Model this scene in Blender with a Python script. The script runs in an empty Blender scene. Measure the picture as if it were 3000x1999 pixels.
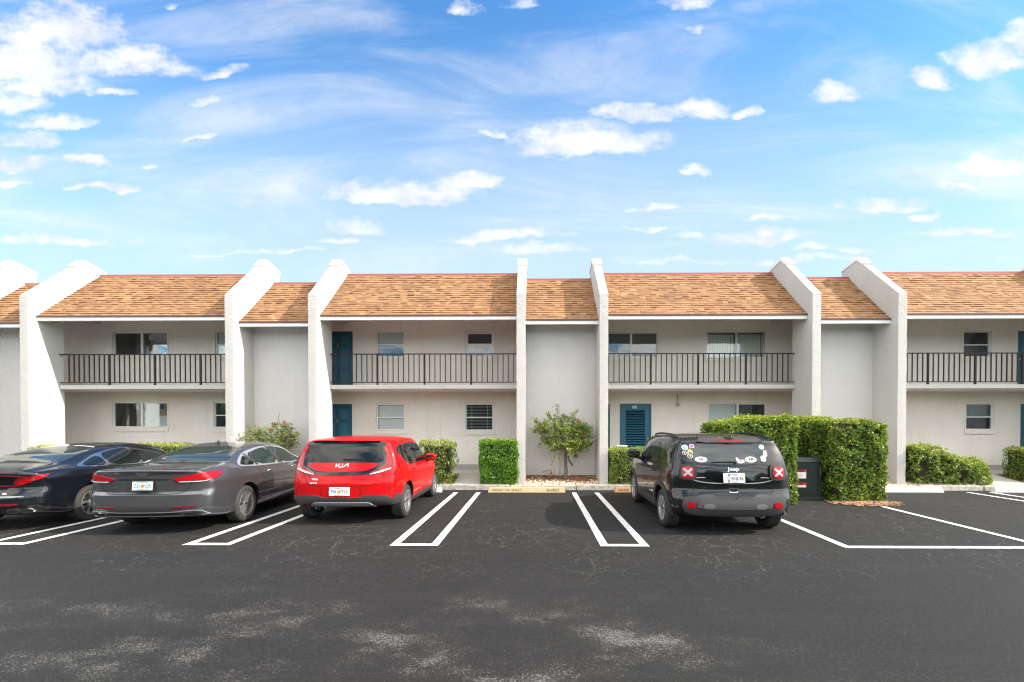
import bpy, bmesh, math, random
from mathutils import Vector, Matrix, noise
from mathutils.bvhtree import BVHTree
from mathutils.geometry import delaunay_2d_cdt
R = math.radians
random.seed(7)
scn = bpy.context.scene
col = scn.collection

# ------------------------------------------------------------------ camera
cd = bpy.data.cameras.new('camera'); cam = bpy.data.objects.new('camera', cd); col.objects.link(cam)
cam.location = (0, 0, 1.85); cam.rotation_euler = (R(90 - 0.7), 0, R(0.6))
cd.sensor_width = 36; cd.lens = 36 * 1300 / 3000
cd.shift_x = -54 / 3000; cd.shift_y = 261.5 / 3000
cd.clip_end = 5000; cd.clip_start = 0.05
scn.camera = cam
# ------------------------------------------------------------------ sun and sky
SUNV = Vector((1.38, -0.30, 1.0)).normalized()
EL = math.asin(SUNV.z); AZ = math.atan2(SUNV.x, SUNV.y)
sd = bpy.data.lights.new('sun', 'SUN'); sd.energy = 3.0; sd.angle = R(0.5); sd.color = (1.0, 0.93, 0.83)
sun = bpy.data.objects.new('sun', sd); col.objects.link(sun)
sun.rotation_euler = (-SUNV).to_track_quat('-Z', 'Y').to_euler()
vs = scn.view_settings
vs.view_transform = 'Standard'; vs.look = 'None'; vs.gamma = 1; vs.use_curve_mapping = False
vs.exposure = 1.35
scn.cycles.use_denoising = True; scn.cycles.denoiser = 'OPENIMAGEDENOISE'; scn.cycles.denoising_input_passes = 'RGB_ALBEDO_NORMAL'; scn.cycles.denoising_prefilter = 'ACCURATE'
scn.cycles.filter_width = 1.15; scn.render.use_persistent_data = False
SKY = 0.15

class NT:
    def __init__(s, t): s.t = t; s.n = t.nodes; s.l = t.links
    def new(s, typ, **k):
        n = s.n.new(typ)
        for a, b in k.items(): setattr(n, a, b)
        return n
    def put(s, sock, v):
        if v is None: return
        if isinstance(v, bpy.types.NodeSocket): s.l.new(v, sock)
        else: sock.default_value = v
    def m(s, op, a, b=None, c=None, clamp=False):
        n = s.new('ShaderNodeMath', operation=op); n.use_clamp = clamp
        for i, v in enumerate((a, b, c)): s.put(n.inputs[i], v)
        return n.outputs[0]
    def v(s, op, a, b=None):
        n = s.new('ShaderNodeVectorMath', operation=op); s.put(n.inputs[0], a); s.put(n.inputs[1], b)
        return n.outputs['Value'] if op in ('LENGTH', 'DOT_PRODUCT') else n.outputs[0]
    def mix(s, f, a, b, bt='MIX'):
        n = s.new('ShaderNodeMix', data_type='RGBA', blend_type=bt)
        s.put(n.inputs[0], f); s.put(n.inputs[6], a); s.put(n.inputs[7], b); return n.outputs[2]
    def ramp(s, f, stops, interp='LINEAR'):
        n = s.new('ShaderNodeValToRGB'); s.put(n.inputs[0], f); e = n.color_ramp; e.interpolation = interp
        while len(e.elements) < len(stops): e.elements.new(0.5)
        for q, (p, c) in zip(e.elements, stops):
            q.position = p; q.color = (c, c, c, 1) if isinstance(c, (int, float)) else (*c, 1)
        return n.outputs[0]
    def smooth(s, x, a, b):
        n = s.new('ShaderNodeMapRange', interpolation_type='SMOOTHSTEP')
        s.put(n.inputs[0], x); n.inputs[1].default_value = a; n.inputs[2].default_value = b; return n.outputs[0]
    def noise(s, vec, scale, detail=4, rough=0.5, dist=0.0, dim='3D'):
        n = s.new('ShaderNodeTexNoise', noise_dimensions=dim); s.put(n.inputs['Vector'], vec)
        n.inputs['Scale'].default_value = scale; n.inputs['Detail'].default_value = detail
        n.inputs['Roughness'].default_value = rough; n.inputs['Distortion'].default_value = dist
        return n.outputs['Fac'], n.outputs['Color']
    def scale(s, vec, sc):
        n = s.new('ShaderNodeMapping'); s.put(n.inputs[0], vec); n.inputs['Scale'].default_value = sc; return n.outputs[0]

w = bpy.data.worlds.new('World'); scn.world = w; w.use_nodes = True; w.cycles.sampling_method = 'MANUAL'; w.cycles.sample_map_resolution = 1024
W_ = NT(w.node_tree); W_.n.clear()
out = W_.new('ShaderNodeOutputWorld'); bg = W_.new('ShaderNodeBackground'); W_.l.new(bg.outputs[0], out.inputs[0])
bg.inputs[1].default_value = SKY
sky = W_.new('ShaderNodeTexSky', sky_type='NISHITA'); sky.sun_disc = False
sky.sun_elevation = EL; sky.sun_rotation = AZ; sky.air_density = 1.0; sky.dust_density = 0.6; sky.ozone_density = 2.5
tc = W_.new('ShaderNodeTexCoord'); D = tc.outputs['Generated']
sep = W_.new('ShaderNodeSeparateXYZ'); W_.l.new(D, sep.inputs[0])
hs = W_.new('ShaderNodeHueSaturation'); W_.l.new(sky.outputs[0], hs.inputs['Color'])
hs.inputs['Saturation'].default_value = 1.12
skyc = W_.mix(1.0, hs.outputs[0], (0.52, 0.79, 0.88, 1), 'MULTIPLY')
# the sky plane: direction divided by its distance along |y|, so clouds flatten towards the horizon
yy = W_.m('MAXIMUM', sep.outputs[1], 0.05)
u = W_.m('DIVIDE', sep.outputs[0], yy); v_ = W_.m('DIVIDE', sep.outputs[2], yy)
comb = W_.new('ShaderNodeCombineXYZ'); W_.put(comb.inputs[0], u); W_.put(comb.inputs[1], v_); P = comb.outputs[0]
hz = W_.m('MULTIPLY', W_.m('SUBTRACT', 1.0, W_.smooth(W_.m('ABSOLUTE', v_), 0.25, 0.95)), 0.80)
skyc = W_.mix(hz, skyc, (2.0, 2.45, 2.75, 1))
n1, c1 = W_.noise(W_.scale(P, (1, 1.7, 1)), 5.5, 6, 0.62)
warp = W_.v('MULTIPLY', W_.v('SUBTRACT', c1, (0.5, 0.5, 0.5)), (0.20, 0.09, 0))
PW = W_.v('ADD', P, warp)
CL = [(120,60,170,70,1),(60,130,130,70,1),(280,130,150,40,.9),(330,150,130,30,.8),(500,165,60,14,.7),(100,190,150,38,.8),(240,215,80,13,.7),
(40,235,80,32,.8),(120,280,130,20,.7),(60,315,110,24,.7),(20,375,90,26,.7),(20,420,40,12,.8),(205,365,70,15,.9),(340,370,30,8,.7),(250,432,95,13,.9),
(460,318,42,12,.9),(475,228,55,16,.6),(930,440,180,30,1.1),(1070,418,85,30,1.1),(1330,330,190,46,1.2),(1460,265,105,26,1),(1610,255,75,27,1),(1715,260,30,17,.9),
(1130,305,35,11,.8),(1905,225,62,36,.9),(2110,195,62,34,.9),(2250,150,100,45,1),(2345,105,70,50,1),(2270,388,95,28,1.1),(2190,438,52,15,.9),(1595,390,40,13,.8),
(2112,505,36,12,.9),(2010,472,110,20,.7),(1770,500,80,11,.65),(1500,483,75,9,.65),(1500,521,60,7,.6),(800,520,85,22,.55),(790,555,60,10,.6),(1170,545,150,17,.7),
(1230,578,110,12,.6),(1730,540,175,17,.7),(1870,580,60,11,.6),(2220,545,135,13,.75),(120,545,160,12,.55),(1060,25,34,20,.5),(1180,18,50,20,.6),(1590,15,60,18,.6),(1590,72,42,10,.5),
(405,12,30,16,.5),(1950,583,42,8,.6),(2345,355,25,10,.8),(1700,600,300,8,.5),(600,575,200,6,.45)]
acc = None
for (cx, cy, rx, ry, k) in CL:
    X0 = (cx * 1.275 - 1567) / 1300; Y0 = (1245 - cy * 1.275) / 1300; RX = rx * 1.275 / 1300; RY = ry * 1.275 / 1300
    q = W_.v('MULTIPLY', W_.v('SUBTRACT', PW, (X0, Y0 - RY * 0.35, 0)), (1 / RX / 1.2, 1 / RY / 1.4, 0))
    n = W_.new('ShaderNodeSeparateXYZ'); W_.l.new(q, n.inputs[0])
    yb = W_.m('MAXIMUM', n.outputs[1], W_.m('MULTIPLY', n.outputs[1], -1.9))
    rr = W_.m('ADD', W_.m('MULTIPLY', n.outputs[0], n.outputs[0]), W_.m('MULTIPLY', yb, yb))
    mm = W_.m('MULTIPLY', W_.m('SUBTRACT', 1.0, rr), min(1.2, k * .75 + .38))
    acc = mm if acc is None else W_.m('MAXIMUM', acc, mm)
n2, _ = W_.noise(W_.scale(P, (1, 1.5, 1)), 19, 10, 0.66)
dens = W_.smooth(W_.m('ADD', acc, W_.m('MULTIPLY', W_.m('SUBTRACT', n2, 0.5), 1.65)), 0.0, 1.15)
# thin streaky cirrus
n3, _ = W_.noise(W_.scale(P, (0.55, 2.6, 1)), 2.2, 7, 0.6, 0.8)
cir = W_.m('MULTIPLY', W_.smooth(n3, 0.40, 0.80), 0.70)
up = W_.smooth(v_, 0.15, 0.5)
cir = W_.m('MULTIPLY', cir, up)
front = W_.smooth(sep.outputs[1], 0.05, 0.25)
dens = W_.m('MULTIPLY', W_.m('MAXIMUM', dens, cir), front)
# bright cloud cover added outside the view as fill light for the shaded facade
zz = W_.m('MAXIMUM', sep.outputs[2], 0.06)
cb = W_.new('ShaderNodeCombineXYZ'); W_.put(cb.inputs[0], W_.m('DIVIDE', sep.outputs[0], zz)); W_.put(cb.inputs[1], W_.m('DIVIDE', sep.outputs[1], zz))
n4, _ = W_.noise(cb.outputs[0], 0.9, 7, 0.58)
back = W_.m('MULTIPLY', W_.smooth(n4, 0.36, 0.56), W_.m('SUBTRACT', 1.0, front))
back = W_.m('MULTIPLY', back, W_.smooth(sep.outputs[2], 0.02, 0.15))
shade = W_.smooth(W_.m('ADD', n1, W_.m('MULTIPLY', n2, 0.5)), 0.55, 0.88)
cc = W_.mix(shade, (2.15, 2.3, 2.55, 1), (2.95, 2.93, 2.9, 1))
fin_ = W_.mix(W_.m('MULTIPLY', dens, 0.93), skyc, cc)
fin_ = W_.mix(W_.m('MULTIPLY', back, .9), fin_, (10.6, 10.0, 9.0, 1))
W_.l.new(fin_, bg.inputs[0])

# ------------------------------------------------------------------ materials
MATS = {}
def mat(name, base=(.5,.5,.5), rough=.6, metal=0, coat=0, spec=.5, f=None, trans=0):
    if name in MATS: return MATS[name]
    m = bpy.data.materials.new(name); m.use_nodes = True; T = NT(m.node_tree)
    b = T.n['Principled BSDF']
    b.inputs['Base Color'].default_value = (*base, 1); b.inputs['Roughness'].default_value = rough
    b.inputs['Metallic'].default_value = metal; b.inputs['Coat Weight'].default_value = coat
    b.inputs['Coat Roughness'].default_value = .03; b.inputs['Specular IOR Level'].default_value = spec
    if f: f(T, b)
    MATS[name] = m; return m
def wpos(T): return T.new('ShaderNodeNewGeometry').outputs['Position']
def opos(T): return T.new('ShaderNodeTexCoord').outputs['Object']
def bump(T, b, h, s, d):
    n = T.new('ShaderNodeBump'); n.inputs['Strength'].default_value = s; n.inputs['Distance'].default_value = d
    T.put(n.inputs['Height'], h); T.l.new(n.outputs[0], b.inputs['Normal'])

def f_stucco(c1_, c2_, big, amp):
    def f(T, b):
        p = wpos(T)
        a, _ = T.noise(p, big, 5, .6, .3); fine, _ = T.noise(p, 90, 3, .6); st, _ = T.noise(T.scale(p, (1, 1, .35)), .8, 5, .6)
        kn = T.smooth(a, .42, .58)
        c = T.mix(T.smooth(st, .35, .7), (*c1_, 1), (*c2_, 1))
        d, _ = T.noise(T.scale(p, (3, 3, .6)), 1.7, 6, .7)
        dr, _ = T.noise(T.scale(p, (7, 7, .4)), 1.3, 5, .6)
        c = T.mix(T.m('MULTIPLY', T.smooth(dr, .55, .78), .16), c, (.45,.42,.38, 1))
        zz = T.new('ShaderNodeSeparateXYZ'); T.l.new(p, zz.inputs[0])
        low = T.m('MULTIPLY', T.m('SUBTRACT', 1.0, T.smooth(zz.outputs[2], .15, .75)), T.smooth(d, .4, .7))
        c = T.mix(T.m('MULTIPLY', low, .35), c, (.42, .38, .33, 1))
        T.l.new(c, b.inputs['Base Color'])
        bump(T, b, T.m('ADD', T.m('MULTIPLY', kn, 1.0), T.m('MULTIPLY', fine, .5)), amp, .012)
    return f
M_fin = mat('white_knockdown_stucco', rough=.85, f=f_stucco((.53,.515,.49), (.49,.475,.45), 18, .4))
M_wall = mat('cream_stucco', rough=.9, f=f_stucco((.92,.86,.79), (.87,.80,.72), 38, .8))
M_panel = mat('pale_stucco', rough=.9, f=f_stucco((.70,.68,.66), (.66,.64,.62), 30, .8))
M_white = mat('white_paint', (.82,.82,.80), .45)
M_trim = mat('window_white', (.78,.78,.76), .35)
M_alu = mat('aluminium', (.55,.56,.57), .35, .8)
M_cap = mat('parapet_cap', (.80,.76,.70), .4)
M_drip = mat('brown_drip_edge', (.10,.045,.035), .4)
M_ridge = mat('red_ridge_metal', (.36,.10,.08), .4)
M_rail = mat('brown_railing_paint', (.022,.015,.012), .5, spec=.3)
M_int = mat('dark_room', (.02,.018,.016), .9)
M_grey = mat('grey_base_paint', (.36,.34,.32), .8)

def f_roof(T, b):
    at = T.new('ShaderNodeAttribute'); at.attribute_name = 'tint'; p = wpos(T)
    base = T.ramp(at.outputs['Fac'], [(0, (.135,.060,.026)), (.35, (.245,.118,.048)), (.7, (.32,.166,.070)), (1, (.40,.232,.108))])
    g, _ = T.noise(p, 75, 4, .7); g2, _ = T.noise(T.scale(p, (1, .3, .3)), .8, 5, .6)
    base = T.mix(T.m('MULTIPLY', g, .40), base, (.19,.11,.065,1))
    base = T.mix(T.m('MULTIPLY', T.smooth(g2, .5, .75), .25), base, (.20,.13,.09,1))
    T.l.new(base, b.inputs['Base Color']); bump(T, b, g, .5, .006)
M_roof = mat('tan_shingles', rough=.9, f=f_roof)

def f_asph(T, b):
    p = wpos(T)
    n0, c0 = T.noise(p, 2.2, 4, .6)
    wv = T.v('ADD', p, T.v('MULTIPLY', T.v('SUBTRACT', c0, (.5,.5,.5)), (.55,.55,0)))
    n9, c9 = T.noise(p, 14, 3, .6)
    wv = T.v('ADD', wv, T.v('MULTIPLY', T.v('SUBTRACT', c9, (.5,.5,.5)), (.10,.10,0)))
    def crack(sc, wd):
        vo = T.new('ShaderNodeTexVoronoi', feature='DISTANCE_TO_EDGE', voronoi_dimensions='2D'); T.put(vo.inputs['Vector'], wv); vo.inputs['Scale'].default_value = sc
        return T.m('SUBTRACT', 1.0, T.smooth(vo.outputs['Distance'], wd * .25, wd))
    sp = T.new('ShaderNodeSeparateXYZ'); T.l.new(p, sp.inputs[0])
    zone = T.m('MULTIPLY', T.smooth(sp.outputs[1], 4.6, 6.4), T.m('SUBTRACT', 1.0, T.smooth(sp.outputs[1], 10.3, 12)))
    na, _ = T.noise(p, .9, 4, .6)
    ck = T.m('MULTIPLY', T.m('MAXIMUM', T.m('MULTIPLY', crack(1.25, .010), .8), crack(2.7, .016)), T.smooth(na, .36, .52))
    ck = T.m('MULTIPLY', ck, T.m('ADD', zone, .07))
    nf, _ = T.noise(p, 55, 3, .6)
    cw, _ = T.noise(p, .5, 3, .6)
    ck = T.m('MULTIPLY', T.m('MULTIPLY', ck, T.smooth(nf, .33, .52)), T.m('ADD', .25, T.m('MULTIPLY', T.smooth(cw, .42, .62), .5)))
    # aggregate specks, denser where the sealcoat is worn off
    g1, _ = T.noise(p, 120, 2, .5); g2, _ = T.noise(p, 330, 2, .6)
    patch, _ = T.noise(T.scale(p, (.9, 1.4, 1)), 1.05, 6, .62)
    near = T.m('SUBTRACT', 1.0, T.smooth(sp.outputs[1], 3.5, 5.9))
    right = T.m('SUBTRACT', 1.0, T.smooth(sp.outputs[0], .9, 2.9))
    wear = T.m('MULTIPLY', T.m('MULTIPLY', T.smooth(patch, .36, .78), near), T.m('ADD', T.m('MULTIPLY', right, .85), .15))
    thr = T.m('SUBTRACT', .70, T.m('MULTIPLY', wear, .27))
    speck = T.smooth(T.m('SUBTRACT', T.m('ADD', T.m('MULTIPLY', g1, .7), T.m('MULTIPLY', g2, .3)), thr), -.03, .03)
    l1, _ = T.noise(p, .35, 5, .6); l2, _ = T.noise(T.scale(p, (.25, 3, 1)), 1.1, 4, .6)
    base = T.mix(T.smooth(l1, .3, .7), (.0145,.0138,.0130,1), (.0205,.0195,.0185,1))
    base = T.mix(T.m('MULTIPLY', T.smooth(l2, .45, .7), .35), base, (.026,.025,.0235,1))
    base = T.mix(T.m('MULTIPLY', g2, .6), base, (.009,.0088,.0085,1))
    g3, _ = T.noise(p, 30, 6, .8); g4, _ = T.noise(p, 62, 2, .6)
    base = T.mix(T.m('MULTIPLY', T.smooth(g3, .42, .68), .50), base, (.036,.0345,.032,1))
    fl = T.m('MULTIPLY', T.smooth(g4, .70, .74), T.m('SUBTRACT', 1.0, T.smooth(sp.outputs[1], 5.5, 9.5)))
    base = T.mix(T.m('MULTIPLY', fl, .8), base, (.16,.155,.145,1))
    base = T.mix(T.m('MULTIPLY', wear, .28), base, (.040,.038,.0355,1))
    base = T.mix(T.m('MULTIPLY', speck, .85), base, (.20,.19,.175,1))
    base = T.mix(T.m('MULTIPLY', ck, .75), base, (.19,.18,.165,1))
    oil, _ = T.noise(T.scale(p, (.6, 1, 1)), 1.6, 3, .5)
    base = T.mix(T.m('MULTIPLY', T.smooth(oil, .60, .72), .45), base, (.019,.018,.017,1))
    T.l.new(base, b.inputs['Base Color'])
    bump(T, b, T.m('ADD', T.m('MULTIPLY', g1, .6), T.m('MULTIPLY', g2, .4)), .75, .006)
    b.inputs['Roughness'].default_value = .8; b.inputs['Specular IOR Level'].default_value = .25
M_asph = mat('sealed_asphalt', f=f_asph)
def f_line(T, b):
    p = wpos(T); a, _ = T.noise(p, 9, 6, .7); g, _ = T.noise(p, 90, 3, .6)
    c = T.mix(T.smooth(a, .48, .72), (.72,.71,.68,1), (.44,.42,.39,1))
    vo = T.new('ShaderNodeTexVoronoi', feature='DISTANCE_TO_EDGE', voronoi_dimensions='2D'); T.put(vo.inputs['Vector'], p); vo.inputs['Scale'].default_value = 3.3
    c = T.mix(T.m('MULTIPLY', T.m('SUBTRACT', 1.0, T.smooth(vo.outputs['Distance'], .004, .014)), .8), c, (.12,.11,.10,1))
    ch, _ = T.noise(p, 24, 4, .7)
    c = T.mix(T.m('MULTIPLY', T.m('MULTIPLY', T.smooth(ch, .58, .66), T.smooth(a, .40, .58)), .75), c, (.10,.095,.09,1))
    c = T.mix(T.m('MULTIPLY', T.smooth(T.m('ADD', T.m('MULTIPLY', g, .5), T.m('MULTIPLY', a, .5)), .55, .66), .8), c, (.2,.19,.18,1))
    T.l.new(c, b.inputs['Base Color'])
M_line = mat('white_line_paint', rough=.6, f=f_line)
def f_conc(c1_, c2_, sc=6):
    def f(T, b):
        p = wpos(T); a, _ = T.noise(p, sc, 6, .65); g, _ = T.noise(p, 120, 3, .6)
        c = T.mix(T.smooth(a, .3, .7), (*c1_, 1), (*c2_, 1)); c = T.mix(T.m('MULTIPLY', g, .3), c, (.12,.11,.10,1))
        T.l.new(c, b.inputs['Base Color']); bump(T, b, g, .5, .004)
    return f
M_conc = mat('concrete', rough=.85, f=f_conc((.40,.385,.35), (.50,.48,.43)))
M_kerb = mat('kerb_concrete', rough=.85, f=f_conc((.60,.57,.52), (.30,.28,.25), 11))
M_soil = mat('mulch_soil', rough=.95, f=f_conc((.16,.10,.06), (.30,.22,.14), 25))
M_stopy = mat('yellow_stop_paint', rough=.7, f=f_conc((.60,.48,.27), (.52,.40,.21), 9))
M_stopo = mat('orange_stop_paint', rough=.7, f=f_conc((.52,.30,.14), (.44,.25,.12), 9))
M_stopw = mat('white_stop_paint', rough=.7, f=f_conc((.80,.79,.76), (.72,.70,.67), 9))
M_sten = mat('stencil_ink', (.07,.055,.035), .8)
M_stenw = mat('faded_stencil_ink', (.50,.49,.47), .8)

def f_blue(T, b):
    p = wpos(T); a, _ = T.noise(p, 5, 4, .6)
    T.l.new(T.mix(a, (.020,.105,.165,1), (.026,.13,.20,1)), b.inputs['Base Color'])
M_door = mat('blue_door_paint', rough=.4, f=f_blue)
def f_glass(T, b):
    b.inputs['Base Color'].default_value = (0.01, .012, .014, 1)
    o = T.n['Material Output']
    tr = T.new('ShaderNodeBsdfTransparent'); tr.inputs[0].default_value = (.94, .96, .96, 1)
    gl = T.new('ShaderNodeBsdfGlossy'); gl.inputs['Roughness'].default_value = .015; gl.inputs[0].default_value = (.9,.95,1,1)
    fr = T.new('ShaderNodeFresnel'); fr.inputs[0].default_value = 1.5
    nn, _ = T.noise(wpos(T), 1.2, 2, .5); bn = T.new('ShaderNodeBump'); bn.inputs['Strength'].default_value = .08; bn.inputs['Distance'].default_value = .05; T.put(bn.inputs['Height'], nn)
    T.l.new(bn.outputs[0], gl.inputs['Normal'])
    mx = T.new('ShaderNodeMixShader'); T.put(mx.inputs[0], T.m('ADD', T.m('MULTIPLY', fr.outputs[0], .9), .02, clamp=True))
    T.l.new(tr.outputs[0], mx.inputs[1]); T.l.new(gl.outputs[0], mx.inputs[2]); T.l.new(mx.outputs[0], o.inputs[0])
M_glass = mat('window_glass', f=f_glass)
M_blind = mat('white_blind', (.88,.87,.82), .6)
M_blindb = mat('brown_blind', (.11,.075,.06), .6)
M_screen = mat('insect_screen', (.035,.042,.04), .8)
M_vblind = mat('vertical_blind', (.80,.82,.68), .6)
M_brass = mat('brass', (.62,.44,.16), .3, .9)

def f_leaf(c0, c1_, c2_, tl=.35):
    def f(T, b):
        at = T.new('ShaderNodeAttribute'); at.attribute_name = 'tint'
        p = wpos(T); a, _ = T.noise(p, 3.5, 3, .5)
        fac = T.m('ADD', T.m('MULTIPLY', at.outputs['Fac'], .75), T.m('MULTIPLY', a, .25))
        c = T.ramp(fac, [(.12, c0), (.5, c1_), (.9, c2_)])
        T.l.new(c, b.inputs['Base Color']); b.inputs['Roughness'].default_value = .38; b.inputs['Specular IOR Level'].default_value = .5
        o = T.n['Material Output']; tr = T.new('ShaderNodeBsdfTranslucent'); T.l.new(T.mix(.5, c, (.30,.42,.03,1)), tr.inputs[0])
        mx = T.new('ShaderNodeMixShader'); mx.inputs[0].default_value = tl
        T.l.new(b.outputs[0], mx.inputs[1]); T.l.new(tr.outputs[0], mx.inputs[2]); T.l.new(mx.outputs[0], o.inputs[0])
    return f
M_leafb = mat('bright_hedge_leaves', f=f_leaf((.03,.11,.010), (.11,.30,.02), (.42,.55,.04)))
M_leafd = mat('ficus_hedge_leaves', f=f_leaf((.025,.075,.010), (.14,.25,.022), (.58,.58,.07)))
M_leafh = mat('hibiscus_leaves', f=f_leaf((.04,.08,.012), (.18,.27,.03), (.52,.54,.11)))
M_leafp = mat('privet_leaves', f=f_leaf((.04,.09,.015), (.20,.29,.035), (.66,.64,.16)))
M_core = mat('hedge_twigs', (.035,.03,.015), .95)
M_bark = mat('bark', rough=.9, f=f_conc((.10,.065,.045), (.20,.15,.11), 30))
M_barkl = mat('pale_bark', rough=.9, f=f_conc((.38,.33,.27), (.24,.19,.15), 30))
M_flower = mat('red_petals', (.75,.03,.05), .5)

# ------------------------------------------------------------------ object helpers
def meta(o, label=None, cat=None, group=None, kind=None):
    if label: o['label'] = label
    if cat: o['category'] = cat
    if group: o['group'] = group
    if kind: o['kind'] = kind
    return o
class MB:
    def __init__(s): s.v = []; s.f = []; s.mi = []; s.uv = None
    def add(s, vs, fs, mi=0):
        b = len(s.v); s.v += [tuple(q) for q in vs]; s.f += [tuple(b + i for i in f) for f in fs]; s.mi += [mi] * len(fs)
    def box(s, x0, x1, y0, y1, z0, z1, mi=0):
        s.add([(x0,y0,z0),(x1,y0,z0),(x1,y1,z0),(x0,y1,z0),(x0,y0,z1),(x1,y0,z1),(x1,y1,z1),(x0,y1,z1)],
              [(0,3,2,1),(4,5,6,7),(0,1,5,4),(1,2,6,5),(2,3,7,6),(3,0,4,7)], mi)
    def prism_x(s, prof, x0, x1, mi=0):      # prof: (y,z) list
        n = len(prof)
        s.add([(x0, y, z) for y, z in prof] + [(x1, y, z) for y, z in prof],
              [tuple(range(n - 1, -1, -1)), tuple(range(n, 2 * n))] + [(i, (i + 1) % n, n + (i + 1) % n, n + i) for i in range(n)], mi)
    def tube(s, p, q, r0, r1=None, n=6, mi=0, cap=True):
        r1 = r0 if r1 is None else r1
        p = Vector(p); q = Vector(q); d = (q - p)
        if d.length < 1e-6: return
        a = d.orthogonal().normalized(); b = d.normalized().cross(a)
        vs = [];
        for c, r in ((p, r0), (q, r1)):
            for i in range(n):
                t = 2 * math.pi * i / n; vs.append(c + a * (r * math.cos(t)) + b * (r * math.sin(t)))
        fs = [(i, (i + 1) % n, n + (i + 1) % n, n + i) for i in range(n)]
        if cap: fs += [tuple(range(n - 1, -1, -1)), tuple(range(n, 2 * n))]
        s.add(vs, fs, mi)
    def path(s, pts, r0, r1=None, n=6, mi=0):
        r1 = r0 if r1 is None else r1; m = len(pts) - 1
        for i in range(m):
            s.tube(pts[i], pts[i + 1], r0 + (r1 - r0) * i / m, r0 + (r1 - r0) * (i + 1) / m, n, mi)
    def build(s, name, mats, parent=None, smooth=False, angle=None, bevel=0, loc=None):
        me = bpy.data.meshes.new(name); me.from_pydata(s.v, [], s.f)
        mats = mats if isinstance(mats, (list, tuple)) else [mats]
        for m in mats: me.materials.append(m)
        if len(mats) > 1: me.polygons.foreach_set('material_index', s.mi)
        o = bpy.data.objects.new(name, me); col.objects.link(o)
        bm = bmesh.new(); bm.from_mesh(me); bmesh.ops.recalc_face_normals(bm, faces=bm.faces)
        if bevel:
            es = [e for e in bm.edges if len(e.link_faces) == 2 and e.calc_face_angle(0) > .6]
            bmesh.ops.bevel(bm, geom=es, offset=bevel, segments=2, affect='EDGES', clamp_overlap=True)
        bm.to_mesh(me); bm.free()
        if smooth or bevel:
            me.shade_smooth(); me.set_sharp_from_angle(angle=R(angle or 40))
        if parent: o.parent = parent
        if loc: o.location = loc
        return o
def empty(name, loc, label, cat, group=None, rz=0):
    o = bpy.data.objects.new(name, None); col.objects.link(o); o.location = loc; o.rotation_euler.z = rz; o.empty_display_size = .3
    return meta(o, label, cat, group)
def text_geo(s, size, depth=.003, bold=0, sx=1.0, align='CENTER', spacing=1.0, shear=0):
    cu = bpy.data.curves.new('t', 'FONT'); cu.body = s; cu.size = size; cu.extrude = depth; cu.offset = bold; cu.align_x = align; cu.align_y = 'CENTER'; cu.space_character = spacing; cu.shear = shear
    cu.resolution_u = 3
    o = bpy.data.objects.new('t', cu); col.objects.link(o)
    me = bpy.data.meshes.new_from_object(o.evaluated_get(bpy.context.evaluated_depsgraph_get()))
    vs = [Vector((q.co.x * sx, q.co.y, q.co.z)) for q in me.vertices]; fs = [tuple(p.vertices) for p in me.polygons]
    bpy.data.objects.remove(o); bpy.data.curves.remove(cu); bpy.data.meshes.remove(me)
    return vs, fs

# ------------------------------------------------------------------ ground
def grid_sheet(name, x0, x1, y0, y1, z, m, nx=1, ny=1):
    b = MB(); b.add([(x0,y0,z),(x1,y0,z),(x1,y1,z),(x0,y1,z)], [(0,1,2,3)])
    return meta(b.build(name, m), kind='structure')
grid_sheet('ground', -400, 400, -400, 400, -.004, M_asph)
b = MB(); b.box(-40, 40, 12.62, 12.78, -.05, .13)
kb = MB(); xx = -40
while xx < 40:
    Lk = random.uniform(1.3, 2.2); dz = random.uniform(-.008, .008)
    kb.box(xx, xx + Lk - .012, 12.60 + random.uniform(-.01, .01), 12.78, -.05, .125 + dz); xx += Lk
meta(kb.build('kerb', M_kerb, bevel=.018), kind='structure')
def bedz(y): return .10 + (y - 12.78) * .16 if y < 13.9 else .28
b = MB(); n = 60
vs = []; fs = []
for i in range(161):
    for j in range(9):
        x = -40 + i * .5; y = 12.77 + j * .16
        vs.append((x, y, bedz(y) + .025 * noise.noise(Vector((x * 2, y * 2, 0)))))
for i in range(160):
    for j in range(8):
        a = i * 9 + j; fs.append((a, a + 9, a + 10, a + 1))
b.add(vs, fs); meta(b.build('planting_bed', M_soil, smooth=True), kind='structure')
b = MB(); b.box(-40, 40, 13.88, 15.3, 0, .33); meta(b.build('walkway', M_conc, bevel=.01), kind='structure')
for x0, x1 in ((-2.35, -1.60), (13.1, 14.2), (-4.9, -3.6)):
    b = MB(); b.prism_x([(12.79, 0), (12.79, .128), (13.885, .325), (13.885, 0)], x0, x1); meta(b.build('path', M_conc), kind='structure')
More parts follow.
